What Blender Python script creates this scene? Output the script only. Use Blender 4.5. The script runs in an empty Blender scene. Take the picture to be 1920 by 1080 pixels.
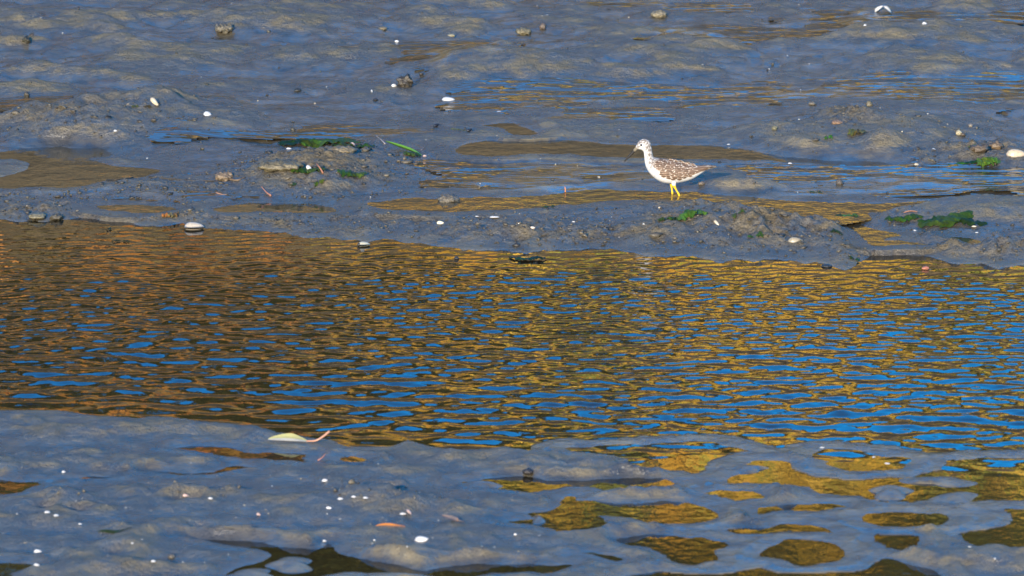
import bpy, math, random
import numpy as np
from mathutils import Vector, Matrix

R = math.radians
rng = np.random.default_rng(7)
random.seed(7)
scene = bpy.context.scene
col = scene.collection

# ------------------------------------------------------------------ camera
CAM_H = 3.713
PITCH = 11.5                      # degrees below the horizon
HFOV = 9.35
cam_d = bpy.data.cameras.new('camera')
cam_d.sensor_width = 36.0
cam_d.lens = 18.0 / math.tan(R(HFOV / 2))
cam_d.clip_start = 0.5
cam_d.clip_end = 3000
cam_d.dof.use_dof = True
cam_d.dof.focus_distance = 20.0
cam_d.dof.aperture_fstop = 10.0
cam = bpy.data.objects.new('camera', cam_d)
cam.location = (0, 0, CAM_H)
cam.rotation_euler = (R(90 - PITCH), 0, 0)
col.objects.link(cam)
scene.camera = cam

# ------------------------------------------------------------------ sky, sun, exposure
SUN_EL, SUN_AZ = 15.0, 192.0      # azimuth clockwise from +Y: behind the camera, a little to its left
world = bpy.data.worlds.new('World')
scene.world = world
world.use_nodes = True
wn = world.node_tree
bg = wn.nodes['Background']
sky = wn.nodes.new('ShaderNodeTexSky')
sky.sky_type = 'NISHITA'
sky.sun_disc = False
sky.sun_elevation = R(SUN_EL)
sky.sun_rotation = R(SUN_AZ)
sky.air_density = 1.0
sky.dust_density = 0.1
sky.ozone_density = 3.0
sat = wn.nodes.new('ShaderNodeHueSaturation')
sat.inputs['Saturation'].default_value = 1.55
sat.inputs['Hue'].default_value = 0.504
sat.inputs['Value'].default_value = 1.0
wn.links.new(sky.outputs[0], sat.inputs['Color'])
wn.links.new(sat.outputs[0], bg.inputs[0])
bg.inputs[1].default_value = 0.15
sun_d = bpy.data.lights.new('sun', 'SUN')
sun_d.energy = 3.2
sun_d.angle = R(0.53)
sun_d.color = (1.0, 0.84, 0.64)
sun = bpy.data.objects.new('sun', sun_d)
_sd = Vector((math.sin(R(SUN_AZ)) * math.cos(R(SUN_EL)), math.cos(R(SUN_AZ)) * math.cos(R(SUN_EL)), math.sin(R(SUN_EL))))
sun.rotation_euler = (-_sd).to_track_quat('-Z', 'Y').to_euler()
sun.location = _sd * 60
col.objects.link(sun)
vs = scene.view_settings
vs.view_transform = 'Standard'
vs.look = 'None'
vs.exposure = 1.85
vs.gamma = 1.0
scene.cycles.max_bounces = 6
scene.cycles.use_denoising = True

# ------------------------------------------------------------------ helpers
FPX = 960.0 / math.tan(R(HFOV / 2))
_cp, _sp = math.cos(R(PITCH)), math.sin(R(PITCH))

def ray(px, py):
    """direction of the sight line that a point of the photograph (1920 wide) lies on"""
    u, v = (px - 960.0) / FPX, (540.0 - py) / FPX
    return u, _cp + v * _sp, -_sp + v * _cp

def on_plane(px, py, z=0.0):
    dx, dy, dz = ray(px, py)
    t = (z - CAM_H) / dz
    return dx * t, dy * t

def hash2(ix, iy, seed):
    h = (ix.astype(np.int64) * 374761393 + iy.astype(np.int64) * 668265263 + seed * 974634777) & 0xFFFFFFFF
    h = ((h ^ (h >> 13)) * 1274126177) & 0xFFFFFFFF
    return h ^ (h >> 16)

def perlin(x, y, seed=0):
    xi, yi = np.floor(x), np.floor(y)
    xf, yf = x - xi, y - yi
    xi, yi = xi.astype(np.int64), yi.astype(np.int64)
    def g(ox, oy):
        a = hash2(xi + ox, yi + oy, seed) * (2 * math.pi / 4294967296.0)
        return np.cos(a) * (xf - ox) + np.sin(a) * (yf - oy)
    u = xf * xf * xf * (xf * (xf * 6 - 15) + 10)
    v = yf * yf * yf * (yf * (yf * 6 - 15) + 10)
    a = g(0, 0) * (1 - u) + g(1, 0) * u
    b = g(0, 1) * (1 - u) + g(1, 1) * u
    return (a * (1 - v) + b * v) * 1.41

def fbm(x, y, seed=0, octs=4, gain=0.5):
    s, a, f = 0, 1.0, 1.0
    for i in range(octs):
        s = s + a * perlin(x * f, y * f, seed + i * 17)
        a *= gain
        f *= 2.03
    return s

def sstep(a, b, x):
    t = np.clip((x - a) / (b - a), 0, 1)
    return t * t * (3 - 2 * t)

def poly_sdf(P, x, y):
    """signed distance, negative inside"""
    P = np.asarray(P)
    d = np.full(x.shape, 1e9)
    ins = np.zeros(x.shape, bool)
    n = len(P)
    for i in range(n):
        ax, ay = P[i]
        bx, by = P[(i + 1) % n]
        ex, ey = bx - ax, by - ay
        wx, wy = x - ax, y - ay
        t = np.clip((wx * ex + wy * ey) / (ex * ex + ey * ey + 1e-12), 0, 1)
        d = np.minimum(d, (wx - ex * t) ** 2 + (wy - ey * t) ** 2)
        c = (ay <= y) != (by <= y)
        xc = ax + (y - ay) / (ey if abs(ey) > 1e-9 else 1e-9) * ex
        ins ^= c & (x < xc)
    d = np.sqrt(d)
    return np.where(ins, -d, d)

def smooth_poly(P, n=6):
    """closed Catmull-Rom curve through the points"""
    P = np.asarray(P, float)
    out = []
    m = len(P)
    for i in range(m):
        p0, p1, p2, p3 = P[i - 1], P[i], P[(i + 1) % m], P[(i + 2) % m]
        for k in range(n):
            t = k / n
            out.append(0.5 * ((2 * p1) + (-p0 + p2) * t + (2 * p0 - 5 * p1 + 4 * p2 - p3) * t * t + (-p0 + 3 * p1 - 3 * p2 + p3) * t ** 3))
    return np.array(out)

def mesh_np(name, V, F, mat=None, smooth=True):
    """mesh from numpy vertices and an (n,k) face array"""
    me = bpy.data.meshes.new(name)
    V = np.asarray(V, np.float32)
    F = np.asarray(F, np.int32)
    me.vertices.add(len(V))
    me.vertices.foreach_set('co', V.ravel())
    n, k = F.shape
    me.loops.add(n * k)
    me.loops.foreach_set('vertex_index', F.ravel())
    me.polygons.add(n)
    me.polygons.foreach_set('loop_start', np.arange(0, n * k, k, dtype=np.int32))
    me.polygons.foreach_set('loop_total', np.full(n, k, np.int32))
    if smooth:
        me.polygons.foreach_set('use_smooth', np.ones(n, bool))
    me.update(calc_edges=True)
    if mat:
        me.materials.append(mat)
    return me

def link(name, me, parent=None, loc=None, rot=None):
    o = bpy.data.objects.new(name, me)
    col.objects.link(o)
    if parent:
        o.parent = parent
    if loc is not None:
        o.location = loc
    if rot is not None:
        o.rotation_euler = rot
    return o

def tag(o, label=None, cat=None, group=None, kind=None):
    if label: o['label'] = label
    if cat: o['category'] = cat
    if group: o['group'] = group
    if kind: o['kind'] = kind
    return o

def grid_faces(nx, ny):
    i = np.arange(nx - 1)[None, :] + np.arange(ny - 1)[:, None] * nx
    return np.stack([i, i + 1, i + 1 + nx, i + nx], -1).reshape(-1, 4)

def set_attr(me, name, arr):
    a = me.attributes.new(name, 'FLOAT', 'POINT')
    a.data.foreach_set('value', np.asarray(arr, np.float32).ravel())

def set_col(me, name, arr):
    a = me.attributes.new(name, 'FLOAT_COLOR', 'POINT')
    arr = np.asarray(arr, np.float32)
    arr = np.concatenate([arr, np.ones((len(arr), 1), np.float32)], 1)
    a.data.foreach_set('color', arr.ravel())

# ---- material helpers
class NT:
    def __init__(self, name):
        self.m = bpy.data.materials.new(name)
        self.m.use_nodes = True
        self.t = self.m.node_tree
        self.b = self.t.nodes['Principled BSDF']
    def n(self, typ, **kw):
        o = self.t.nodes.new(typ)
        for k, v in kw.items():
            setattr(o, k, v)
        return o
    def l(self, a, b):
        self.t.links.new(a, b)
    def noise(self, vec, scale, detail=4, rough=0.55, dist=0.0):
        o = self.n('ShaderNodeTexNoise')
        o.inputs['Scale'].default_value = scale
        o.inputs['Detail'].default_value = detail
        o.inputs['Roughness'].default_value = rough
        o.inputs['Distortion'].default_value = dist
        if vec is not None: self.l(vec, o.inputs['Vector'])
        return o.outputs['Fac']
    def ramp(self, fac, stops):
        o = self.n('ShaderNodeValToRGB')
        e = o.color_ramp.elements
        while len(e) < len(stops): e.new(0.5)
        for q, (p, c) in zip(e, stops):
            q.position = p
            q.color = (c, c, c, 1) if not hasattr(c, '__len__') else (*c, 1)
        self.l(fac, o.inputs[0])
        return o.outputs[0]
    def mix(self, fac, a, b, blend='MIX'):
        o = self.n('ShaderNodeMix', data_type='RGBA', blend_type=blend)
        for s, v in ((0, fac), (6, a), (7, b)):
            if hasattr(v, 'is_linked'): self.l(v, o.inputs[s])
            elif s == 0: o.inputs[s].default_value = v
            else: o.inputs[s].default_value = (*v, 1)
        return o.outputs[2]
    def math(self, op, a, b=0.0):
        o = self.n('ShaderNodeMath', operation=op)
        for s, v in ((0, a), (1, b)):
            if hasattr(v, 'is_linked'): self.l(v, o.inputs[s])
            else: o.inputs[s].default_value = v
        return o.outputs[0]
    def bump(self, h, dist, strength=1.0, prev=None):
        o = self.n('ShaderNodeBump')
        o.inputs['Distance'].default_value = dist
        o.inputs['Strength'].default_value = strength
        self.l(h, o.inputs['Height'])
        if prev is not None: self.l(prev, o.inputs['Normal'])
        return o.outputs[0]
    def attr(self, name):
        return self.n('ShaderNodeAttribute', attribute_name=name)
    def coord(self, which='Object'):
        return self.n('ShaderNodeTexCoord').outputs[which]
    def scaled(self, vec, s):
        o = self.n('ShaderNodeMapping')
        o.inputs['Scale'].default_value = s
        self.l(vec, o.inputs['Vector'])
        return o.outputs[0]
    def set(self, **kw):
        for k, v in kw.items():
            s = self.b.inputs[k.replace('_', ' ')]
            if hasattr(v, 'is_linked'): self.l(v, s)
            elif hasattr(v, '__len__'): s.default_value = (*v, 1) if len(v) == 3 else v
            else: s.default_value = v
        return self.m

# ------------------------------------------------------------------ the mudflat: outlines read as points on the ground
FAR_SHORE = [(-700, 396), (-200, 400), (0, 409), (60, 413), (150, 416), (330, 419), (385, 429), (470, 433), (560, 443), (640, 447), (700, 460),
             (800, 463), (900, 466), (1000, 471), (1150, 473), (1280, 474), (1400, 485), (1500, 494), (1580, 499), (1612, 488),
             (1640, 476), (1720, 481), (1800, 491), (1920, 497), (2100, 500), (2700, 510)]
NEAR_SHORE = [(-700, 750), (-200, 762), (0, 768), (80, 770), (160, 777), (255, 786), (285, 779), (400, 795), (480, 799), (520, 813), (620, 824),
              (650, 837), (735, 839), (765, 826), (800, 837), (860, 841), (950, 838), (1010, 847), (1060, 846), (1130, 853), (1190, 858), (1230, 850),
              (1300, 842), (1420, 849), (1560, 858), (1680, 869), (1740, 876), (1800, 884), (1850, 890), (1920, 893), (2100, 900), (2700, 910)]
_fs = np.array([on_plane(*p) for p in FAR_SHORE])
_ns = np.array([on_plane(*p) for p in NEAR_SHORE])

def wob(x, seed, amp, f):
    return amp * fbm(x * f, x * 0 + 3.3, seed, 3)

def y_far(x):
    return np.interp(x, _fs[:, 0], _fs[:, 1]) + wob(x, 5, 0.10, 4.2) + wob(x, 6, .035, 17)

def y_near(x):
    return np.interp(x, _ns[:, 0], _ns[:, 1]) + wob(x, 9, 0.030, 5)

def base_h(x, y):
    sf = y - y_far(x)
    sn = y_near(x) - y
    hf = 0.016 * (1 - np.exp(-np.maximum(sf, 0) / 0.28)) + 0.008 * np.clip(sf, 0, 9) + 0.012 * np.clip(sf - 9, 0, 10)
    hn = 0.007 * (1 - np.exp(-np.maximum(sn, 0) / 0.09)) + 0.001 * np.clip(sn, 0, 2)
    dep = np.maximum(np.minimum(-sf, -sn), 0)
    return np.where(sf > 0, hf, np.where(sn > 0, hn, -0.07 * (1 - np.exp(-dep / 0.22))))

def on_base(px, py):
    z = 0.0
    for _ in range(6):
        x, y = on_plane(px, py, z)
        z = float(base_h(np.array([x]), np.array([y]))[0])
        z = max(z, 0.0)
    return x, y

FAR_POOLS = [
    [(-420, 286), (-150, 288), (20, 284), (40, 279), (110, 276), (178, 278), (212, 289), (168, 298), (186, 305), (240, 313), (298, 319), (285, 328),
     (230, 335), (180, 343), (150, 350), (60, 352), (-150, 352), (-420, 346), (-150, 338), (10, 330), (54, 312), (15, 298), (-150, 300)],
    [(852, 280), (880, 268), (960, 263), (1000, 261), (1060, 264), (1130, 268), (1200, 271), (1290, 271), (1370, 275), (1420, 283), (1470, 293),
     (1530, 298), (1600, 303), (1690, 308), (1640, 312), (1500, 306), (1430, 301), (1330, 299), (1270, 298), (1180, 296), (1100, 293),
     (1030, 289), (990, 289), (940, 293), (880, 291)],
    [(905, 233), (960, 231), (990, 241), (1008, 252), (965, 254), (942, 242)],
    [(690, 382), (720, 376), (760, 372), (830, 374), (900, 370), (1000, 368), (1055, 360), (1130, 356), (1200, 358), (1300, 360), (1380, 366),
     (1450, 372), (1550, 379), (1650, 380), (1750, 377), (1870, 369), (1840, 379), (1740, 386), (1660, 397), (1600, 408), (1560, 415),
     (1500, 411), (1460, 403), (1400, 391), (1340, 380), (1290, 376), (1230, 374), (1150, 378), (1050, 386), (1000, 391), (880, 396), (800, 397), (730, 393)],
    [(400, 390), (470, 380), (560, 380), (622, 388), (628, 398), (560, 401), (480, 398), (420, 398)],
    [(180, 388), (230, 382), (300, 386), (330, 394), (290, 400), (220, 398)],
    [(1565, 414), (1600, 412), (1630, 426), (1692, 443), (1655, 448), (1705, 453), (1742, 458), (1640, 461), (1618, 448), (1600, 432)],
    [(1780, 447), (1810, 445), (1845, 454), (1820, 458)],
]
# stretches under a running skin of water
WET_ZONES = [
    [(1000, 222), (1250, 190), (1480, 158), (1700, 146), (2150, 140), (2150, 205), (1800, 208), (1600, 196), (1350, 206), (1150, 232)],
    [(230, 262), (480, 246), (640, 236), (860, 244), (880, 255), (640, 254), (480, 263), (300, 268)],
    [(860, 300), (1200, 302), (1500, 312), (2000, 322), (2000, 366), (1650, 374), (1450, 368), (1250, 355), (1050, 358), (940, 364), (820, 350)],
    [(-200, 352), (150, 354), (330, 354), (440, 366), (380, 376), (-200, 378)],
    [(690, 100), (820, 84), (960, 96), (940, 136), (780, 134)], [(1180, 70), (1300, 50), (1520, 62), (1480, 92), (1280, 98)],
    [(1130, 8), (1300, -4), (1420, 6), (1330, 20)], [(-200, 190), (-20, 186), (100, 192), (60, 214), (-200, 220)],
    [(880, 168), (1100, 160), (1300, 170), (1200, 190), (980, 205), (860, 205)], [(1500, 12), (1700, 26), (1920, 22), (1920, 40), (1600, 70), (1480, 40)]]
NEAR_POOLS = [
    [(1068, 841), (1130, 841), (1200, 838), (1315, 838), (1377, 853), (1427, 867), (1371, 872), (1320, 874), (1350, 890), (1368, 903), (1327, 908),
     (1284, 906), (1305, 898), (1277, 883), (1252, 876), (1209, 878), (1212, 870), (1184, 856), (1121, 851)],
    [(1436, 872), (1554, 886), (1673, 893), (1700, 887), (1760, 876), (1850, 868), (2400, 862), (2400, 955), (1920, 943), (1870, 945), (1860, 963),
     (1801, 950), (1760, 946), (1704, 938), (1632, 948), (1560, 944), (1579, 930), (1564, 916), (1586, 909), (1576, 898), (1495, 904),
     (1398, 902), (1429, 892)],
    [(1560, 851), (1622, 857), (1642, 866), (1668, 866), (1650, 873), (1600, 875), (1588, 870), (1622, 866), (1580, 858)],
    [(1830, 985), (1850, 975), (1890, 965), (2400, 960), (2400, 1030), (1920, 1022), (1880, 1020), (1840, 1008), (1818, 1000), (1845, 993)],
    [(1322, 946), (1350, 930), (1390, 931), (1378, 950), (1330, 952)],
    [(1446, 964), (1475, 956), (1555, 954), (1568, 966), (1550, 977), (1500, 969)],
    [(1505, 987), (1560, 980), (1582, 980), (1572, 995), (1600, 1004), (1686, 1005), (1668, 1027), (1630, 1027), (1590, 1015), (1545, 1008)],
    [(1275, 984), (1340, 991), (1440, 1000), (1500, 993), (1532, 1008), (1490, 1019), (1440, 1011), (1385, 1017), (1330, 1019), (1398, 1006), (1340, 999)],
    [(1320, 1062), (1338, 1030), (1375, 1026), (1428, 1045), (1415, 1058), (1540, 1060), (1600, 1052), (1640, 1056), (1680, 1068), (1720, 1079),
     (1740, 1140), (1120, 1140), (1200, 1080), (1380, 1078)],
    [(1463, 1038), (1500, 1024), (1547, 1030), (1530, 1048), (1490, 1044)],
    [(868, 903), (945, 895), (1080, 904), (1200, 902), (1230, 905), (1160, 918), (1090, 926), (1075, 936), (1040, 930), (1020, 922), (990, 922), (950, 918), (900, 912)],
    [(1075, 932), (1085, 942), (1190, 948), (1270, 948), (1312, 968), (1240, 979), (1210, 970), (1150, 965), (1105, 965), (1125, 982), (1060, 999),
     (1035, 986), (942, 979), (1000, 972), (988, 960), (1030, 958), (1055, 950), (1062, 938)],
    [(1175, 1013), (1250, 1010), (1322, 1020), (1305, 1030), (1312, 1052), (1270, 1046), (1240, 1025)],
    [(1062, 1044), (1110, 1042), (1150, 1048), (1120, 1053), (1080, 1052)],
    [(366, 1016), (450, 1014), (520, 1021), (590, 1030), (618, 1019), (640, 1040), (720, 1058), (800, 1068), (838, 1061), (950, 1057), (1060, 1061),
     (1020, 1072), (900, 1078), (860, 1100), (800, 1150), (420, 1150), (425, 1078), (505, 1046), (480, 1030)],
    [(-400, 1052), (-50, 1056), (38, 1054), (64, 1062), (22, 1076), (20, 1120), (-400, 1120)],
    [(325, 841), (390, 837), (470, 846), (560, 851), (640, 857), (690, 863), (600, 867), (480, 862), (400, 852)],
    [(280, 887), (350, 886), (410, 880), (440, 872), (470, 877), (420, 885), (350, 890)],
    [(-300, 903), (-50, 904), (60, 904), (110, 904), (60, 914), (30, 922), (-50, 926), (-300, 926)],
    [(130, 899), (170, 893), (210, 893), (170, 898)],
    [(640, 858), (665, 855), (690, 862), (650, 866)],
    [(1700, 970), (1745, 966), (1790, 970), (1750, 975)],
    [(1655, 972), (1700, 971), (1740, 972), (1690, 977)],
]
NEAR_ISLES = [(1670, 924, 44, 11, .016), (1762, 903, 64, 9, .010), (1790, 935, 48, 9, .013), (545, 1060, 48, 12, .015), (1655, 1012, 0, 0, 0),
              (1340, 1060, 25, 7, .010), (900, 912, 30, 7, .014), (1010, 976, 14, 6, .012), (470, 1078, 50, 9, .01), (640, 1085, 60, 9, .01),
              (1400, 880, 40, 6, .01), (730, 1082, 60, 7, .01)]
#  px, py, rx px, ry px, height m, clumpiness
MOUNDS = [(225, 232, 250, 42, .060, .35), (110, 240, 150, 22, .015, .8), (1620, 262, 290, 44, .052, .25), (1590, 240, 60, 20, .012, 1.0),
          (1330, 422, 170, 24, .030, 1.0), (1450, 440, 180, 26, .020, 1.0), (1090, 440, 220, 24, .018, .9),
          (590, 330, 150, 44, .036, .9), (560, 318, 90, 14, .016, 1.0), (690, 300, 110, 30, .012, .6), (840, 384, 36, 10, .026, .8),
          (1880, 402, 240, 26, .040, .05), (1780, 462, 140, 20, .018, 1.0), (1600, 470, 60, 16, .014, 1.0), (1870, 470, 90, 16, .016, .8),
          (60, 400, 110, 12, .018, 1.0), (300, 405, 130, 12, .012, .9), (480, 424, 140, 12, .013, 1.0), (640, 436, 130, 14, .014, .8),
          (880, 440, 150, 14, .012, .8), (1860, 300, 130, 20, .024, .8), (1740, 312, 60, 10, .016, .6), (1660, 286, 50, 8, .030, .3), (400, 352, 330, 26, .010, .6),
          (1385, 350, 80, 9, .026, .2), (1262, 392, 75, 10, .013, .8), (1370, 402, 70, 8, .012, .9), (1560, 348, 180, 12, .006, .2), (930, 130, 190, 40, .045, .1), (300, 110, 260, 40, .030, .1),
          (640, 110, 150, 30, .022, .1), (1250, 110, 240, 50, .040, .1), (1700, 90, 260, 50, .050, .1), (500, 40, 300, 40, .05, .1), (80, 60, 200, 40, .03, .1),
          (735, 948, 95, 22, .030, .45), (690, 926, 120, 20, .014, .5), (700, 1046, 125, 17, .032, .1), (470, 1006, 130, 15, .026, .1),
          (560, 1020, 80, 10, .016, .1), (290, 992, 110, 14, .022, .1), (120, 985, 90, 12, .018, .1), (1150, 888, 210, 10, .026, .1), (930, 878, 90, 10, .014, .1),
          (1120, 874, 140, 8, .012, .0), (870, 1040, 90, 10, .016, .1), (400, 930, 110, 10, .014, .3), (120, 938, 60, 10, .018, .4),
          (370, 866, 50, 6, .012, .3), (270, 876, 90, 8, .010, .2), (160, 1070, 170, 14, .018, .1), (640, 1000, 120, 14, .014, .1), (320, 1068, 120, 8, .018, .1),
          (1210, 930, 100, 12, .018, .1), (1460, 920, 150, 14, .014, .0), (1700, 965, 150, 12, .012, .0), (1640, 1038, 160, 18, .024, .0),
          (1700, 1022, 90, 8, .014, .0), (1820, 1050, 120, 14, .016, .0), (1150, 1000, 150, 14, .01, .0), (40, 880, 80, 12, .016, .1), (560, 880, 180, 10, .008, .1)]

def span(a, b, dense, grow, lim):
    """dense coordinates between a and b, widening steps outside out to +-lim"""
    core = np.linspace(a, b, int(round((b - a) / dense)) + 1)
    out_r, out_l, s, x = [], [], dense, b
    while x < lim[1]:
        s *= grow
        x += s
        out_r.append(x)
    s, x = dense, a
    while x > lim[0]:
        s *= grow
        x -= s
        out_l.append(x)
    return np.array(out_l[::-1] + list(core) + out_r)

gx = span(-2.25, 2.25, 0.0078, 1.22, (-900, 900))
gy = span(13.9, 24.6, 0.0105, 1.16, (-60, 1500))
X, Y = np.meshgrid(gx, gy)
H = base_h(X, Y)
SF, SN = Y - y_far(X), y_near(X) - Y
inview = ((np.abs(X) < 4) & (Y > 12) & (Y < 30)).astype(float)
on_mud = np.clip(np.maximum(SF / .22, SN / .13), 0, 1)
# how far each spot is from the nearest pool: the relief fades out there
keep = np.ones_like(H)
for (pools_px, rng_m) in ((FAR_POOLS, .45), (NEAR_POOLS, .16)):
    for P in pools_px:
        W_ = np.array([on_base(*p) for p in P])
        lo, hi = W_.min(0) - rng_m, W_.max(0) + rng_m
        i0, i1 = np.searchsorted(gx, [lo[0], hi[0]])
        j0, j1 = np.searchsorted(gy, [lo[1], hi[1]])
        if i1 - i0 < 2 or j1 - j0 < 2: continue
        d_ = poly_sdf(W_, X[j0:j1, i0:i1], Y[j0:j1, i0:i1])
        keep[j0:j1, i0:i1] = np.minimum(keep[j0:j1, i0:i1], sstep(.02, rng_m, d_))
wetzone = np.zeros_like(H)
for P in WET_ZONES:
    W_ = smooth_poly(np.array([on_base(*p) for p in P]), 4)
    lo, hi = W_.min(0) - .3, W_.max(0) + .3
    i0, i1 = np.searchsorted(gx, [lo[0], hi[0]])
    j0, j1 = np.searchsorted(gy, [lo[1], hi[1]])
    if i1 - i0 < 2 or j1 - j0 < 2: continue
    x_, y_ = X[j0:j1, i0:i1], Y[j0:j1, i0:i1]
    d_ = poly_sdf(W_, x_, y_) + .14 * fbm(x_ * 3, y_ * 3, 151, 3)
    wetzone[j0:j1, i0:i1] = np.maximum(wetzone[j0:j1, i0:i1], sstep(.08, -.10, d_))
_bx, _by = on_base(1372, 346)
wetzone *= 1 - np.exp(-(((X - _bx) / .13) ** 2 + ((Y - _by) / .28) ** 2))
keep = np.minimum(keep, 1 - .75 * wetzone)
# broad undulation of the flat
H += inview * on_mud * keep * (SF > 0) * (.4 + .6 * sstep(.8, 2.2, SF)) * (.35 + 1.15 * sstep(-.35, .45, fbm(X * .8 + 4, Y * .55, 139, 3))) * (.024 * fbm(X * 2.6 + Y * .9, Y * 3.0, 131, 3, .5) + .014 * np.abs(fbm(X * 3.4, Y * 3.8 + X, 133, 2)))
H += inview * on_mud * keep * (SN > 0) * (.024 * fbm(X * 2.6, Y * 3.4, 135, 3, .5) + .0085 * fbm(X * 8, Y * 7, 137, 3, .6) + .006)
# pits, old footprints and burrow mouths
pr = np.random.default_rng(77)
for _ in range(210):
    px, py = pr.uniform(-40, 1960), (pr.uniform(800, 1080) if pr.uniform() < .5 else pr.uniform(0, 470))
    x_, y_ = on_base(px, py)
    rr = pr.uniform(.012, .04)
    i0, i1 = np.searchsorted(gx, [x_ - 4 * rr, x_ + 4 * rr])
    j0, j1 = np.searchsorted(gy, [y_ - 5 * rr, y_ + 5 * rr])
    q_ = np.hypot((X[j0:j1, i0:i1] - x_) / rr, (Y[j0:j1, i0:i1] - y_) / (rr * pr.uniform(.9, 1.6)))
    H[j0:j1, i0:i1] += pr.uniform(.2, .45) * rr * (.45 * np.exp(-((q_ - 1.5) / .6) ** 2) - np.exp(-q_ ** 2)) * keep[j0:j1, i0:i1] * on_mud[j0:j1, i0:i1]
H += inview * on_mud * (0.022 * fbm(X * 1.5 + Y * .3, Y * 1.2, 31, 5, .55) * sstep(0.6, 3.0, SF) + 0.005 * fbm(X * 3.0, Y * 2.2, 37, 4) * (SF > 0))
H += inview * sstep(0.05, .5, SN) * 0.0035 * fbm(X * 2.2 + Y * .5, Y * 1.6, 41, 4)
clump = np.zeros_like(H) + 0.06
for (px, py, rx, ry, h, cl) in MOUNDS:
    x0, y0 = on_base(px, py)
    xr, _ = on_base(px + rx, py)
    _, yr = on_base(px, py - ry)
    _, yb = on_base(px, py + ry)
    a, b = abs(xr - x0), abs(yr - yb) / 2
    sel = (np.abs(X - x0) < 2.4 * a) & (np.abs(Y - y0) < 2.4 * b)
    if not sel.any():
        continue
    xs, ys = X[sel], Y[sel]
    wx = 0.18 * fbm(xs * 4, ys * 4, 51, 3)
    wy = 0.18 * fbm(xs * 4, ys * 4, 57, 3)
    q = ((xs - x0) / a + wx) ** 2 + ((ys - y0) / b + wy) ** 2
    g = 1 - sstep(.25, 1.3, np.sqrt(q))
    H[sel] += h * (.8 if py > 700 else 1.05) * g * on_mud[sel]
    clump[sel] = np.maximum(clump[sel], cl * np.exp(-q * .8))
clump = np.clip(clump, 0, 1) * inview
# crumbly worm-cast texture where the mud is churned
ed = np.exp(-((SF - .25) / .3) ** 2)
clump = np.clip(np.maximum(clump, .55 * ed * inview), 0, 1)
rid = 1 - np.abs(fbm(X * 9, Y * 7, 61, 3))
bil = np.abs(fbm(X * 10, Y * 8, 65, 3, .6)) * (.4 + 1.2 * sstep(-.2, .4, fbm(X * 3, Y * 3, 66, 3)))
H += on_mud * clump * (1 - .7 * wetzone) * (0.014 * fbm(X * 8, Y * 7, 63, 4, .6) + 0.020 * bil + 0.006 * (rid - .75) + 0.006 * fbm(X * 34, Y * 26, 67, 3, .6) - .004)
H += inview * on_mud * (1 - .85 * wetzone) * (0.0026 * fbm(X * 14, Y * 10, 71, 4, .65) + .0035 * np.abs(fbm(X * 4, Y * 3.5, 73, 3)) * (SF > 0))
for (px, py, rx, ry, h) in NEAR_ISLES:
    pass
H = np.where((SF > 0) | (SN > 0), np.maximum(H, 0.0022 + 0.01 * np.clip(np.maximum(SF, SN), 0, .1)), H)
film = np.exp(-np.maximum(np.maximum(SF, SN), 0) / .07) * inview      # how far the surface is under a skin of water
pools = []

def carve(P, level, edge, depth, H, grow=0.0):
    P = smooth_poly(P, 5)
    lo, hi = P.min(0) - .35, P.max(0) + .35
    sel = (X > lo[0]) & (X < hi[0]) & (Y > lo[1]) & (Y < hi[1])
    if not sel.any():
        return P
    xs, ys = X[sel], Y[sel]
    d = poly_sdf(P, xs + 0.010 * fbm(xs * 9, ys * 5, 81, 3), ys + 0.028 * fbm(xs * 8, ys * 6, 83, 3)) - grow * sstep(-.1, .7, xs)
    h = H[sel]
    out = level + 0.0016 + np.maximum(h - level - 0.0016, 0.0) * sstep(0, edge, d) + 0.004 * np.clip(d / edge, 0, 1)
    ins = level - depth * sstep(0, edge * 1.2, -d) - 0.0006
    w = d < edge * 1.6
    nh = np.where(d < 0, ins, out)
    H[sel] = np.where(w, np.where(d > edge, h * 1.0 * (d > edge) , nh), h)
    # keep the rim above the level all round the sheet
    H[sel] = np.where((d > 0) & (d < .10), np.maximum(H[sel], level + 0.0016), H[sel])
    film[sel] = np.maximum(film[sel], np.exp(-np.maximum(d, 0) / .10))
    return P

for P in FAR_POOLS:
    W = np.array([on_base(*p) for p in P])
    c = W.mean(0)
    lev = float(base_h(W[:, 0], W[:, 1]).mean()) - 0.002
    W = np.array([on_plane(p[0], p[1], lev) for p in P])
    pools.append((carve(W, lev, .10, .03, H), lev))
for P in NEAR_POOLS:
    W = np.array([on_plane(p[0], p[1], 0.0) for p in P])
    carve(W, 0.0, .06, .03, H, .055)
for (px, py, rx, ry, h) in NEAR_ISLES:
    if rx == 0: continue
    x0, y0 = on_plane(px, py)
    a = abs(on_plane(px + rx, py)[0] - x0)
    b = abs(on_plane(px, py - ry)[1] - on_plane(px, py + ry)[1]) / 2
    sel = (np.abs(X - x0) < 2 * a) & (np.abs(Y - y0) < 2 * b)
    ang = np.arctan2((Y - y0) / b, (X - x0) / a)
    q = np.full_like(H, 9.0)
    lobe = 1 + .22 * np.sin(2 * ang + px) + .16 * np.sin(3 * ang + py) + .08 * np.sin(5 * ang + px * .7)
    q[sel] = (np.sqrt(((X - x0) / a) ** 2 + ((Y - y0) / b) ** 2) / lobe)[sel]
    H = np.where(q < 1.25, np.maximum(H, h * np.clip(1.02 - q ** 2, -1, 1) ), H)

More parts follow.
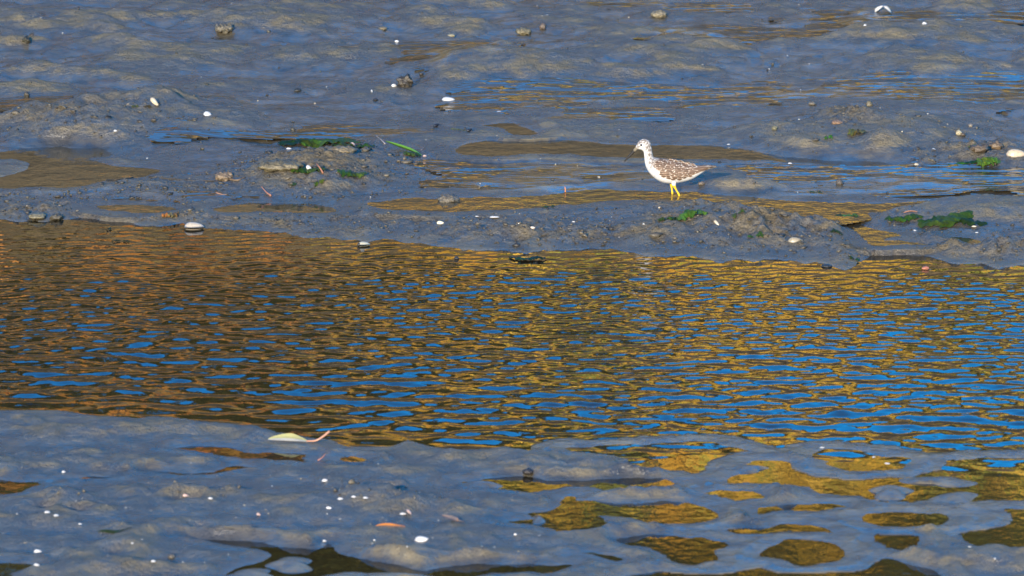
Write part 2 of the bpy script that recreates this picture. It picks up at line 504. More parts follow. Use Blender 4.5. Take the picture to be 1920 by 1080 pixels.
# the far shore: flat, then a grassy bank
BANK_Y0, BANK_Y1, BANK_Z = 33.0, 44.0, 5.5
H += BANK_Z * sstep(BANK_Y0, BANK_Y1 + 4, Y) + 0.25 * fbm(X * .5, Y * .5, 95, 3) * sstep(BANK_Y0, BANK_Y1, Y) * (np.abs(X) < 60)
H += np.where(Y < 11, 0.9 * sstep(11, 4, Y) * 1.6, 0)      # the rising shore the picture is taken from

# raised mud drains and dulls, hollows keep a skin of water
def box(A, n, ax):
    A = np.moveaxis(A, ax, 0)
    P_ = np.concatenate([np.repeat(A[:1], n, 0), A, np.repeat(A[-1:], n, 0)], 0)
    C_ = np.cumsum(P_, 0)
    out = (C_[2 * n:] - np.concatenate([np.zeros_like(C_[:1]), C_[:-2 * n - 1]], 0)) / (2 * n + 1)
    return np.moveaxis(out, 0, ax)
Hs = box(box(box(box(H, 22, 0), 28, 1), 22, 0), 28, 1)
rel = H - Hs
wetmap = sstep(.0030, -.0045, rel + .0035 * fbm(X * 2.2, Y * 2.0, 141, 4)) * inview
wetmap = np.where(SN > 0, wetmap * .5, wetmap * .8)
wetmap = np.maximum(wetmap, wetzone)

# ---- mud material
def mud_material():
    t = NT('wet_mud')
    co = t.coord('Object')
    n1 = t.noise(co, 1.6, 5, .6)
    n2 = t.noise(co, 14, 6, .62)
    n3 = t.noise(co, 85, 4, .65)
    film_a = t.attr('film').outputs['Fac']
    cl = t.attr('clump').outputs['Fac']
    far = t.attr('bank').outputs['Fac']
    c = t.ramp(n2, [(.3, (.032, .026, .016)), (.5, (.062, .051, .031)), (.72, (.115, .091, .050))])
    c = t.mix(t.ramp(n1, [(.35, 0.0), (.65, 1.0)]), c, t.mix(.55, c, (.052, .047, .037)))
    dull = t.math('MULTIPLY', t.math('MAXIMUM', cl, t.attr('sunlit_dry').outputs['Fac']), t.ramp(t.noise(co, 9, 6, .7), [(.40, 0.0), (.56, 1.0)]))
    c = t.mix(t.math('MULTIPLY', dull, cl), c, t.mix(n2, (.055, .043, .026), (.20, .155, .095)))
    c = t.mix(t.math('MULTIPLY', cl, t.ramp(n3, [(.48, 0.0), (.58, .9)])), c, (.030, .024, .015))
    c = t.mix(t.math('MULTIPLY', dull, t.attr('sunlit_dry').outputs['Fac']), c, t.mix(n2, (.11, .085, .043), (.29, .23, .12)))  # sunlit tan of the slopes painted into the colour of drained crests
    grass = t.ramp(n2, [(.3, (.035, .027, .015)), (.55, (.085, .062, .032)), (.75, (.13, .092, .045))])
    c = t.mix(far, c, grass)
    # wetness: water-skinned hollows with running wavelets against duller, drained mud
    wet = t.math('MAXIMUM', t.attr('wet').outputs['Fac'], t.math('MULTIPLY', film_a, .8))
    st = t.noise(co, 7, 5, .65)
    wet = t.math('MULTIPLY', wet, t.ramp(st, [(.30, .6), (.48, 1.0)]))
    wet = t.math('MULTIPLY', wet, t.math('SUBTRACT', 1.0, t.math('MULTIPLY', cl, .6)))
    r = t.math('ADD', t.math('SUBTRACT', .40, t.math('MULTIPLY', wet, .345)), t.math('MULTIPLY', t.math('MULTIPLY', dull, t.math('SUBTRACT', 1.0, wet)), .3))
    r = t.math('ADD', r, t.math('MULTIPLY', far, .5))
    inv = t.math('SUBTRACT', 1.0, t.math('MULTIPLY', wet, .96))
    b1 = t.bump(t.noise(co, 34, 6, .68), .025, 1.0)
    t.l(inv, t.t.nodes[-1].inputs['Strength'])
    b2 = t.bump(t.noise(co, 230, 3, .6), .0026, 1.0, b1)
    t.l(inv, t.t.nodes[-1].inputs['Strength'])
    b3 = t.bump(t.noise(t.scaled(co, (.4, 1.0, 1)), 10, 3, .5), .045, 1.0, b2)
    bn = t.t.nodes[-1]
    t.l(t.math('MULTIPLY', wet, .34), bn.inputs['Strength'])
    sp = t.math('SUBTRACT', .8, t.math('MULTIPLY', dull, .72))
    t.set(Base_Color=c, Roughness=r, IOR=1.6, Specular_IOR_Level=sp, Normal=b3)
    return t.m
M_MUD = mud_material()

V = np.stack([X, Y, H], -1).reshape(-1, 3)
me = mesh_np('mudflat', V, grid_faces(len(gx), len(gy)), M_MUD)
set_attr(me, 'film', film)
set_attr(me, 'clump', clump)
set_attr(me, 'bank', sstep(BANK_Y0 - 1, BANK_Y0 + 2, Y))
set_attr(me, 'wet', wetmap)
set_attr(me, 'sunlit_dry', sstep(.0005, .009, rel) * .8 * inview * (1 - .75 * clump) * np.where(SN > 0, .85, 1))  # relief mask: drained crests, which also carry the painted sunlit tan
tag(link('mudflat', me), kind='structure')

def ground_z(x, y):
    i = np.clip(np.searchsorted(gx, x) - 1, 0, len(gx) - 2)
    j = np.clip(np.searchsorted(gy, y) - 1, 0, len(gy) - 2)
    u = (x - gx[i]) / (gx[i + 1] - gx[i])
    v = (y - gy[j]) / (gy[j + 1] - gy[j])
    return (H[j, i] * (1 - u) + H[j, i + 1] * u) * (1 - v) + (H[j + 1, i] * (1 - u) + H[j + 1, i + 1] * u) * v

from bisect import bisect_right
_gxl, _gyl = gx.tolist(), gy.tolist()
_i0, _i1 = bisect_right(_gxl, -4.0), bisect_right(_gxl, 4.0)
_j0, _j1 = bisect_right(_gyl, 12.0), bisect_right(_gyl, 32.0)
_HL = H[_j0:_j1, _i0:_i1].tolist()
_gxl, _gyl = _gxl[_i0:_i1], _gyl[_j0:_j1]

def ground_s(x, y):
    """quick single-point height near the picture"""
    i = min(max(bisect_right(_gxl, x) - 1, 0), len(_gxl) - 2)
    j = min(max(bisect_right(_gyl, y) - 1, 0), len(_gyl) - 2)
    u = (x - _gxl[i]) / (_gxl[i + 1] - _gxl[i])
    v = (y - _gyl[j]) / (_gyl[j + 1] - _gyl[j])
    a, b = _HL[j], _HL[j + 1]
    return (a[i] * (1 - u) + a[i + 1] * u) * (1 - v) + (b[i] * (1 - u) + b[i + 1] * u) * v

def surf_z(x, y):
    """ground or channel water, whichever is higher"""
    return max(ground_s(x, y), 0.0)

def hit(px, py):
    """where the sight line first meets the mud or the water"""
    dx, dy, dz = ray(px, py)
    t = 13.9 / dy
    prev = t
    while t < 30:
        z = CAM_H + dz * t
        if z <= surf_z(dx * t, dy * t):
            a, b = prev, t
            for _ in range(12):
                m = (a + b) / 2
                if CAM_H + dz * m <= surf_z(dx * m, dy * m): b = m
                else: a = m
            return Vector((dx * b, dy * b, surf_z(dx * b, dy * b)))
        prev = t
        t += .02
    return Vector((dx * t, dy * t, 0))

# ------------------------------------------------------------------ water
def water_material(name, base, rough, bump):
    t = NT(name)
    co = t.coord('Object')
    nrm = t.bump(t.noise(t.scaled(co, (1, .8, 1)), 24, 3, .5), .004 * bump, 1.0)
    t.set(Base_Color=base, Roughness=rough, IOR=1.333, Specular_IOR_Level=.5, Normal=nrm)
    return t.m
M_WATER = water_material('channel_water', (.016, .012, .006), .03, .10)
M_POOL = water_material('pool_water', (.045, .036, .021), .03, .22)

NX, NY = 640, 512
LX, LY = 5.0, 4.0
kx = np.fft.fftfreq(NX, LX / NX) * 2 * math.pi
ky = np.fft.fftfreq(NY, LY / NY) * 2 * math.pi
KX, KY = np.meshgrid(kx, ky)
KK = np.hypot(KX, KY) + 1e-9
TH = np.arctan2(KY, KX)

def ripples(lam, width, th0, spread, seed):
    """random wave field of unit rms slope; th0 is the travel direction"""
    r = np.random.default_rng(seed)
    k0 = 2 * math.pi / lam
    amp = np.exp(-(np.log(KK / k0) / width) ** 2) / KK ** 1.5
    dr = np.abs(np.cos(TH - th0)) ** spread
    f = amp * dr * (r.normal(size=KK.shape) + 1j * r.normal(size=KK.shape))
    z = np.fft.ifft2(f).real
    sy = np.gradient(z, LY / NY, axis=0)
    return z / sy.std()
R1 = ripples(.060, .55, R(95), .6, 3)
R2 = ripples(.125, .55, R(80), 1.5, 5)
R3 = ripples(.045, .45, R(90), 2.0, 6)
wx = (np.arange(NX) - NX / 2) * LX / NX
wy0 = 15.75
wy = wy0 + np.arange(NY) * LY / NY
WX, WY = np.meshgrid(wx, wy)
yf, yn = y_far(WX), y_near(WX)
fr = np.clip((WY - yn) / (yf - yn), -1, 1.2)          # 0 near shore, 1 far shore
gust = .25 + .85 * np.clip(1.5 * fbm(WX * .9, WY * .8, 101, 3) + .55, 0, 1)
edge_far = sstep(0.0, .6 + .9 * sstep(0, -1.2, WX), yf - WY)
edge_near = sstep(-.05, .5, WY - yn)
a1 = .036 * (.25 + .75 * edge_far) * (.25 + .75 * edge_near) * (.6 + .6 * gust) * (.85 + .25 * np.clip(fr, 0, 1))
a2 = .046 * sstep(.75, .0, fr) * (.35 + .65 * edge_near) + .012 * edge_far
a3 = .030 * (.4 + .6 * np.clip(fr, 0, 1)) * edge_far * (.2 + .8 * edge_near)
inside = (WY > yn - .05)
calm = np.where(inside, 1.0, .05)
WZ = (R1 * a1 + R2 * a2 + R3 * a3) * calm
# faint wavelets in the right-hand shallows
ed = np.minimum(np.minimum(WX - wx[0], wx[-1] - WX), np.minimum(WY - wy[0], wy[-1] - WY))
WZ *= sstep(0, .25, ed)
WZ = np.clip(WZ, -.02, .02) * np.where(inside, 1, .3)
me = mesh_np('water', np.stack([WX, WY, WZ], -1).reshape(-1, 3), grid_faces(NX, NY), M_WATER)
# the still sheet round the rippled stretch, butted against it
x0, x1, y0, y1 = wx[0], wx[-1], wy[0], wy[-1]
BX, BY0, BY1 = 400.0, 12.3, 24.0
tag(link('water', me), kind='structure')
sv = [(-BX, BY0, 0), (BX, BY0, 0), (-BX, y0, 0), (x0, y0, 0), (x1, y0, 0), (BX, y0, 0), (-BX, y1, 0), (x0, y1, 0), (x1, y1, 0), (BX, y1, 0)]
me = bpy.data.meshes.new('water')
me.from_pydata(sv, [], [(0, 1, 5, 4, 3, 2), (2, 3, 7, 6), (4, 5, 9, 8)])
me.materials.append(M_WATER)
tag(link('water', me), kind='structure')

# thin running films over the wet stretches, broken by whatever mud stands proud of them
def samp(A, x, y):
    i = np.clip(np.searchsorted(gx, x) - 1, 0, len(gx) - 2)
    j = np.clip(np.searchsorted(gy, y) - 1, 0, len(gy) - 2)
    u = (x - gx[i]) / (gx[i + 1] - gx[i])
    v = (y - gy[j]) / (gy[j + 1] - gy[j])
    return (A[j, i] * (1 - u) + A[j, i + 1] * u) * (1 - v) + (A[j + 1, i] * (1 - u) + A[j + 1, i + 1] * u) * v
def film_material():
    t = NT('running_film')
    co = t.coord('Object')
    n = t.bump(t.noise(t.scaled(co, (.4, 1, 1)), 10, 2.5, .5), .024, 1.0)
    t.set(Base_Color=(.05, .042, .028), Roughness=.06, IOR=1.36, Specular_IOR_Level=.5, Normal=n)
    return t.m
M_FILM = film_material()
for k, P in enumerate(WET_ZONES):
    W_ = smooth_poly(np.array([on_base(*p) for p in P]), 4)
    lo, hi = W_.min(0) - .06, W_.max(0) + .06
    lo[0], hi[0] = max(lo[0], -3.2), min(hi[0], 3.2)
    ax, ay = np.arange(lo[0], hi[0], .018), np.arange(lo[1], hi[1], .018)
    PX, PY = np.meshgrid(ax, ay)
    d = poly_sdf(W_, PX, PY) + .12 * fbm(PX * 3, PY * 3, 151, 3)
    z = samp(Hs, PX, PY) + .0004 + .0034 * fbm(PX * 1.6, PY * 1.9, 171 + k, 3) + .0004 * fbm(PX * 7, PY * 16, 181, 2) - .05 * np.clip(d + .04, 0, 1)
    F = grid_faces(len(ax), len(ay))
    F = F[(d.ravel()[F] < .06).all(1) & ((z - samp(H, PX, PY)).ravel()[F] > -.004).any(1) & (samp(film, PX, PY).ravel()[F] < .7).all(1)]
    if not len(F): continue
    used, inv = np.unique(F, return_inverse=True)
    me = mesh_np('water_film', np.stack([PX, PY, z], -1).reshape(-1, 3)[used], inv.reshape(-1, 4), M_FILM)
    tag(link('water_film', me), kind='structure')

M_POOL2 = water_material('stirred_pool_water', (.045, .036, .021), .03, .55)
for ip, (P, lev) in enumerate(pools):
    lo, hi = P.min(0) - .08, P.max(0) + .08
    ax, ay = np.arange(lo[0], hi[0], .02), np.arange(lo[1], hi[1], .02)
    PX, PY = np.meshgrid(ax, ay)
    d = poly_sdf(P, PX, PY)
    F = grid_faces(len(ax), len(ay))
    keep = (d.ravel()[F] < .05).any(1)
    F = F[keep]
    used, inv = np.unique(F, return_inverse=True)
    pz = lev + 0.00025 * fbm(PX * 6, PY * 9, 111, 2)
    VV = np.stack([PX, PY, pz], -1).reshape(-1, 3)[used]
    me = mesh_np('pool', VV, inv.reshape(-1, 4), M_POOL2 if ip in (3, 6) else M_POOL)
    tag(link('pool', me), kind='structure')

# ------------------------------------------------------------------ the far bank, seen only mirrored in the water
def blades(name, n, place, colours, mat):
    """n upright tapering leaves; place() -> base x, y, z, height, half width, lean x, lean y"""
    b = place(n)
    x, y, z, h, w, lx, ly = b
    a = rng.uniform(-.7, .7, n)
    cx, cy = np.cos(a) * w, np.sin(a) * w
    v = np.stack([
        np.stack([x - cx, y - cy, z], -1), np.stack([x + cx, y + cy, z], -1),
        np.stack([x + cx * .8 + lx * .4, y + cy * .8 + ly * .4, z + h * .6], -1), np.stack([x - cx * .8 + lx * .4, y - cy * .8 + ly * .4, z + h * .6], -1),
        np.stack([x + cx * .15 + lx, y + cy * .15 + ly, z + h], -1), np.stack([x - cx * .15 + lx, y - cy * .15 + ly, z + h], -1)], 1).reshape(-1, 3)
    i = np.arange(n)[:, None] * 6
    f = np.concatenate([i + [0, 1, 2, 3], i + [3, 2, 4, 5]], 0)
    me = mesh_np(name, v, f, mat, smooth=False)
    set_col(me, 'tint', np.repeat(colours(x, y, z, h, n), 6, 0))
    return link(name, me)

def leaf_material(name, trans=.25):
    t = NT(name)
    t.set(Base_Color=t.attr('tint').outputs['Color'], Roughness=.6, Specular_IOR_Level=.2)
    return t.m
M_LEAF = leaf_material('dry_leaf')

def gz(x, y):
    return ground_z(x, y)

def pick(n, pal, jitter=.25):
    pal = np.array(pal)
    c = pal[rng.integers(0, len(pal), n)]
    return c * rng.uniform(1 - jitter, 1 + jitter, (n, 1))

def place_marsh(n):
    x = rng.uniform(-13, 13, n); y = rng.uniform(33.5, 46.2, n)
    h = rng.uniform(.25, .7, n); w = rng.uniform(.012, .035, n)
    return x, y, gz(x, y) - .03, h, w, rng.normal(0, .15, n), rng.normal(0, .1, n)
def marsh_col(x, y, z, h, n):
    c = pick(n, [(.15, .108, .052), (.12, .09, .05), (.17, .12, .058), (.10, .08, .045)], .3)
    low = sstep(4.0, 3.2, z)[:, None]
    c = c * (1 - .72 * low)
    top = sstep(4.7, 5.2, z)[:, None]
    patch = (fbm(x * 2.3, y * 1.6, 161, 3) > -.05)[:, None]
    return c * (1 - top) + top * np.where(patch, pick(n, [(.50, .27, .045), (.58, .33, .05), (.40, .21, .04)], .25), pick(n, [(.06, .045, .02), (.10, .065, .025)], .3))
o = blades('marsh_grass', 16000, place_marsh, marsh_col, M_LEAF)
tag(o, 'dried brown marsh grass mirrored in the still pools', 'grass', kind='stuff')

def place_reed(n):
    x = rng.uniform(-13, 13, n); y = rng.uniform(46.0, 48.2, n)
    h = (rng.uniform(1.3, 2.0, n) + .05 * sstep(-.5, .8, x)) * (1 + .12 * fbm(x * .8, x * 0, 121, 2)); w = rng.uniform(.02, .05, n)
    return x, y, gz(x, y) - .05, h, w, rng.normal(0, .10, n), rng.normal(0, .08, n)
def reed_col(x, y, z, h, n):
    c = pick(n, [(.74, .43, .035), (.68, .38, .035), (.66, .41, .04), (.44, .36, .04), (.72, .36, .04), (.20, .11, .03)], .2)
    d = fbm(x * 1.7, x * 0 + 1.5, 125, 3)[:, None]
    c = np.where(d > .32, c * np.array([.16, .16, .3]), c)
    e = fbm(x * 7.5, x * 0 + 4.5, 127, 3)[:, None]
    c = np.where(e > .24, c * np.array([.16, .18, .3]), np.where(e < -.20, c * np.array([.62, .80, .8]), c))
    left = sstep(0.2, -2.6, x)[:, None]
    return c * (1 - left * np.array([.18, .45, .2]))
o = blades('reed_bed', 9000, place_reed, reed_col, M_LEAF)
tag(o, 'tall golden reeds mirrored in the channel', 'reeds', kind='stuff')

def place_tall(n):  # broad stems in place of tree trunks, added to stripe the reflections
    x = rng.uniform(-9, 9, n); y = rng.uniform(45.4, 46.2, n)
    return x, y, gz(x, y) - .05, rng.uniform(1.6, 2.2, n) * (1 - .25 * sstep(.2, -1, x)), rng.uniform(.03, .085, n), rng.normal(0, .04, n), rng.normal(0, .04, n)
o = blades('tall_stems', 420, place_tall, lambda x, y, z, h, n: pick(n, [(.66, .37, .03), (.58, .29, .03), (.30, .29, .04), (.07, .05, .015), (.70, .42, .05), (.13, .14, .02)], .2) * (1 - sstep(0, -2.2, x)[:, None] * np.array([.35, .55, .3])), M_LEAF)
tag(o, 'tall upright stems mirrored as stripes in the near pools', 'reeds', kind='stuff')

def leaf_cloud(name, centres, per, size, colf, label):
    vs_, cs = [], []
    for (x, y, z, r, tone) in centres:
        n = int(per * r * r)
        d = rng.normal(size=(n, 3)); d /= np.linalg.norm(d, axis=1)[:, None]
        p = np.array([x, y, z]) + d * r * rng.uniform(.55, 1.05, (n, 1)) * np.array([1, .8, .9])
        a = rng.normal(size=(n, 3)); a /= np.linalg.norm(a, axis=1)[:, None]
        b = np.cross(a, rng.normal(size=(n, 3))); b /= np.linalg.norm(b, axis=1)[:, None]
        s = rng.uniform(.6, 1.3, (n, 1)) * size
        vs_.append(np.stack([p - a * s, p + b * s * .6, p + a * s, p - b * s * .6], 1).reshape(-1, 3))
        cs.append(np.repeat(colf(n, tone), 4, 0))
    v = np.concatenate(vs_)
    me = mesh_np(name, v, np.arange(len(v)).reshape(-1, 4), M_LEAF, smooth=False)
    set_col(me, 'tint', np.concatenate(cs))
    return tag(link(name, me), label, 'trees', kind='stuff')
cent = []
for i in range(720):
    x = rng.uniform(-17, 17)
    top = 10.75 + .7 * math.sin(x * .9 + 1) + .6 * math.sin(x * 2.3) + 2.3 * min(max((-x + .3) / 2.2, 0), 1)
    z = rng.uniform(6.3, top - .6)
    cent.append((x, rng.uniform(49.3, 51.5), z, rng.uniform(.5, .95), 0 if rng.uniform() < (.12 if z < (7.5 if x > -.4 else 6.9) else .93) - (.05 * x if z > 8 else 0) else 1))
def wood_col(n, tone):
    pal = [(.060, .062, .014), (.085, .080, .016), (.040, .044, .011)] if tone == 0 else [(.52, .31, .03), (.34, .24, .03), (.58, .34, .03)]
    return pick(n, pal, .3)
leaf_cloud('wood', cent, 300, .14, wood_col, 'dark olive trees mirrored above the golden reeds')

# ------------------------------------------------------------------ small materials
def tint_material(name, rough, spec=.5, grain=.25, scale=120, bump=.0):
    t = NT(name)
    co = t.coord('Object')
    n = t.noise(co, scale, 4, .6)
    c = t.mix(1.0, t.attr('tint').outputs['Color'], t.ramp(n, [(.25, 1 - grain), (.75, 1 + grain * .4)]), 'MULTIPLY')
    t.set(Base_Color=c, Roughness=rough, Specular_IOR_Level=spec)
    if bump:
        t.set(Normal=t.bump(n, bump))
    return t.m
M_SHELL = tint_material('sea_shell', .38, .5, .22, 260, .0006)
M_WEED = tint_material('sea_lettuce', .45, .12, .35, 150, .0010)
M_STONE = tint_material('muddy_stone', .5, .5, .5, 180, .003)
M_WOOD = tint_material('twig_bark', .6, .4, .4, 300, .0008)
M_DLEAF = tint_material('fallen_leaf', .45, .4, .25, 220, .0004)

def vnoise(p, f, seed):
    p = np.asarray(p) * f
    return (perlin(p[:, 0] + 7.1, p[:, 1] + p[:, 2] * .73, seed) + perlin(p[:, 1] - 3.3, p[:, 2] + p[:, 0] * .61, seed + 3)) * .7

def ring_faces(nr, ns, closed=True):
    f = []
    for i in range(nr - 1):
        for k in range(ns):
            f.append((i * ns + k, i * ns + (k + 1) % ns, (i + 1) * ns + (k + 1) % ns, (i + 1) * ns + k))
    return np.array(f)

def tube(pts, rad, ns=8):
    """closed tube through points with a radius each"""
    pts, rad = np.asarray(pts, float), np.asarray(rad, float)
    T = np.gradient(pts, axis=0)
    T /= np.linalg.norm(T, axis=1)[:, None] + 1e-12
    up = np.array([0.13, 0.97, 0.21])
    V = []
    for p, r, t in zip(pts, rad, T):
        a = np.cross(t, up); a /= np.linalg.norm(a) + 1e-12
        b = np.cross(a, t)
        th = np.arange(ns) / ns * 2 * math.pi
        V.append(p + r * (np.cos(th)[:, None] * a + np.sin(th)[:, None] * b))
    V = np.concatenate(V)
    F = ring_faces(len(pts), ns).tolist()
    V = np.concatenate([V, pts[:1], pts[-1:]])
    n = len(pts) * ns
    F += [((k + 1) % ns, k, n, n) for k in range(ns)] + [(n - ns + k, n - ns + (k + 1) % ns, n + 1, n + 1) for k in range(ns)]
    return V, F

def mesh_py(name, V, F, mat, tint=None, smooth=True):
    F = [tuple(dict.fromkeys(int(i) for i in f)) for f in F]
    me = bpy.data.meshes.new(name)
    me.from_pydata([tuple(v) for v in np.asarray(V, float)], [], [f for f in F if len(f) > 2])
    if smooth:
        me.polygons.foreach_set('use_smooth', np.ones(len(me.polygons), bool))
    me.materials.append(mat)
    if tint is not None:
        tint = np.asarray(tint, float)
        if tint.ndim == 1: tint = np.tile(tint, (len(V), 1))
        set_col(me, 'tint', tint)
    me.update()
    return me

def catmull(P, n):
    P = np.asarray(P, float)
    Q = np.vstack([2 * P[0] - P[1], P, 2 * P[-1] - P[-2]])
    out = []
    for i in range(len(P) - 1):
        p0, p1, p2, p3 = Q[i:i + 4]
        for k in range(n):
            t = k / n
            out.append(.5 * (2 * p1 + (p2 - p0) * t + (2 * p0 - 5 * p1 + 4 * p2 - p3) * t * t + (3 * p1 - p0 - 3 * p2 + p3) * t ** 3))
    out.append(P[-1])
    return np.array(out)

# ------------------------------------------------------------------ the wading bird
BIRD = hit(1266, 372)
BS = float(np.linalg.norm([BIRD.x, BIRD.y, CAM_H - BIRD.z])) / FPX / 6.0      # metres for one step of the profile drawing

def bl(zx, zy, y=0.0):
    return np.array([(zx - 1003) * BS, y, (938 - zy) * BS * 1.018])

#  centre x, z, direction of the ring's upper side, half height, half width
RINGS = [((1462, 562), (0, -1), 4, 16), ((1420, 566), (0, -1), 11, 30), ((1370, 574), (.02, -1), 22, 40), ((1300, 602), (.05, -1), 44, 58), ((1200, 630), (.08, -1), 82, 88),
         ((1100, 637), (.06, -1), 107, 112), ((1000, 630), (.03, -1), 129, 128), ((905, 621), (0, -1), 139, 134), ((822, 600), (.12, -1), 127, 122),
         ((748, 556), (.38, -.92), 94, 92), ((711, 500), (.78, -.62), 62, 60), ((698, 432), (.90, -.44), 51, 47), ((690, 378), (.86, -.50), 53, 46),
         ((666, 335), (.72, -.69), 68, 53), ((625, 318), (.32, -.95), 64, 49), ((590, 335), (-.15, -.99), 42, 36), ((566, 357), (-.35, -.93), 20, 18), ((552, 370), (-.5, -.86), 9, 8)]
rc = catmull([bl(*r[0]) for r in RINGS], 5)
rn = catmull([(r[1][0], 0, -r[1][1]) for r in RINGS], 5); rn /= np.linalg.norm(rn, axis=1)[:, None]
rh = np.maximum(catmull([(r[2] * BS,) * 2 for r in RINGS], 5)[:, 0], .0008)
rw = np.maximum(catmull([(r[3] * BS,) * 2 for r in RINGS], 5)[:, 0], .0008)
ns = 28
th = np.arange(ns) / ns * 2 * math.pi
V = np.concatenate([c + np.cos(th)[:, None] * n * h + np.sin(th)[:, None] * np.array([0, w, 0]) for c, n, h, w in zip(rc, rn, rh, rw)])
F = ring_faces(len(rc), ns).tolist()
V = np.concatenate([V, rc[:1], rc[-1:]])
n0 = len(rc) * ns
F += [((k + 1) % ns, k, n0, n0) for k in range(ns)] + [(n0 - ns + k, n0 - ns + (k + 1) % ns, n0 + 1, n0 + 1) for k in range(ns)]
def add_tube(pts, rad):
    global V, F
    v, f = tube(catmull(pts, 4), catmull([(r, r) for r in rad], 4)[:, 0], 10)
    k = len(V)
    V = np.concatenate([V, v]); F += [tuple(i + k for i in q) for q in f]
for (pts, yy) in (([(958, 715), (960, 770), (965, 830), (972, 872), (971, 905), (970, 938)], .017), ([(985, 715), (988, 770), (1015, 825), (1046, 880), (1044, 910), (1041, 948)], -.017)):
    P = [bl(a, b, yy) for a, b in pts]
    add_tube(P, [.0105, .0060, .0028, .0036, .0027, .0028])
    e = P[-1]
    for ang, ln in ((-.45, .030), (0, .036), (.45, .030), (math.pi, .010)):
        d = np.array([-math.cos(ang), math.sin(ang), 0])
        add_tube([e + [0, 0, .002], e + d * ln * .5 + [0, 0, .0025], e + d * ln - [0, 0, .0005]], [.0026, .0021, .0014])
tmp = bpy.data.objects.new('bird_tmp', mesh_py('bird_tmp', V, F, M_SHELL))
col.objects.link(tmp)
md = tmp.modifiers.new('r', 'REMESH'); md.mode = 'VOXEL'; md.voxel_size = .0014; md.use_smooth_shade = True
ms = tmp.modifiers.new('s', 'SMOOTH'); ms.factor = .5; ms.iterations = 3
dg = bpy.context.evaluated_depsgraph_get()
body_me = bpy.data.meshes.new_from_object(tmp.evaluated_get(dg))
body_me.name = 'body'
bpy.data.objects.remove(tmp)
P = np.zeros(len(body_me.vertices) * 3, np.float32)
body_me.vertices.foreach_get('co', P); P = P.reshape(-1, 3)
# nearest station of the spine -> where on the bird a point lies
best = np.full(len(P), 1e9); bi = np.zeros(len(P), int)
for i in range(len(rc)):
    d = ((P[:, [0, 2]] - rc[i][[0, 2]]) ** 2).sum(1)
    m = d < best
    best[m] = d[m]; bi[m] = i
tpos = bi / (len(rc) - 1)                                   # 0 tail .. 1 bill
upv = ((P - rc[bi]) * rn[bi]).sum(1) / rh[bi]               # -1 belly .. 1 back
leg = P[:, 2] < bl(960, 768)[2]
back = sstep(-.15, .2, upv) * (1 - sstep(.50, .60, tpos))
back = np.where(tpos < .10, sstep(-.6, -.1, upv), back)
neck = sstep(.46, .56, tpos) * sstep(-.75, .25, upv)
head = sstep(.74, .78, tpos) * sstep(.1, .55, upv)
lore = np.exp(-((P - bl(585, 338)) ** 2 * [1, 0, 1]).sum(1) / .0045 ** 2)
set_attr(body_me, 'back', back)
set_attr(body_me, 'streak', np.clip(neck * 1.0 + head * 1.0 + .7 * lore, 0, 1))
set_attr(body_me, 'leg', leg.astype(float))
set_attr(body_me, 'tail', (1 - sstep(.05, .12, tpos)))
def plumage():
    t = NT('plumage')
    co = t.coord('Object')
    fine = t.noise(t.scaled(co, (1, 1, .42)), 300, 2, .5)
    vor = t.n('ShaderNodeTexVoronoi'); vor.inputs['Scale'].default_value = 190; t.l(co, vor.inputs['Vector'])
    brown = t.ramp(vor.outputs['Distance'], [(.18, (.55, .48, .38)), (.34, (.13, .088, .058)), (.8, (.06, .04, .028))])
    white = t.ramp(fine, [(.2, (.38, .365, .345)), (.6, (.50, .49, .47))])
    st = t.ramp(fine, [(.48, 1.0), (.54, 0.0)])
    c = t.mix(t.math('MULTIPLY', st, t.math('POWER', t.attr('streak').outputs['Fac'], .8)), white, (.05, .036, .026))
    c = t.mix(t.math('MULTIPLY', t.attr('streak').outputs['Fac'], .5), c, (.19, .16, .13))
    c = t.mix(t.attr('back').outputs['Fac'], c, brown)
    c = t.mix(t.math('MULTIPLY', t.attr('tail').outputs['Fac'], .75), c, (.07, .048, .035))
    c = t.mix(t.attr('leg').outputs['Fac'], c, (.55, .34, .015))
    t.set(Base_Color=c, Roughness=.65, Specular_IOR_Level=.25, Normal=t.bump(fine, .0015, .7))
    return t.m
body_me.materials.clear(); body_me.materials.append(plumage())
bird = tag(link('wading_bird', None, loc=BIRD - Vector((0, 0, .003))), 'long-billed wading bird with yellow legs standing in shallow water', 'bird')
link('body', body_me, bird)
# bill, slightly upturned
bp = catmull([bl(572, 358), bl(545, 388), bl(505, 432), bl(465, 475), bl(431, 512)], 4)
br = np.interp(np.linspace(0, 1, len(bp)), [0, .25, .6, 1], [.0062, .0050, .0040, .0022])
v, f = tube(bp, br, 10)
tt = np.append(np.repeat(np.linspace(0, 1, len(bp)), 10), [0, 1])[:, None]
cb = np.where(tt < .30, np.array([.15, .125, .085]), np.array([.022, .02, .018])) * (1 - .25 * (tt < .42) * tt)
link('bill', mesh_py('bill', v, f, tint_material('horn', .6, .15, .2, 300), cb), bird)
M_EYE = NT('eye_black').set(Base_Color=(.008, .006, .005), Roughness=.08)
def uv_sphere(r, ns=14, nr=9):
    V = [(r * math.sin(math.pi * i / nr) * math.cos(2 * math.pi * k / ns), r * math.cos(math.pi * i / nr), r * math.sin(math.pi * i / nr) * math.sin(2 * math.pi * k / ns)) for i in range(nr + 1) for k in range(ns)]
    return np.array(V), ring_faces(nr + 1, ns)
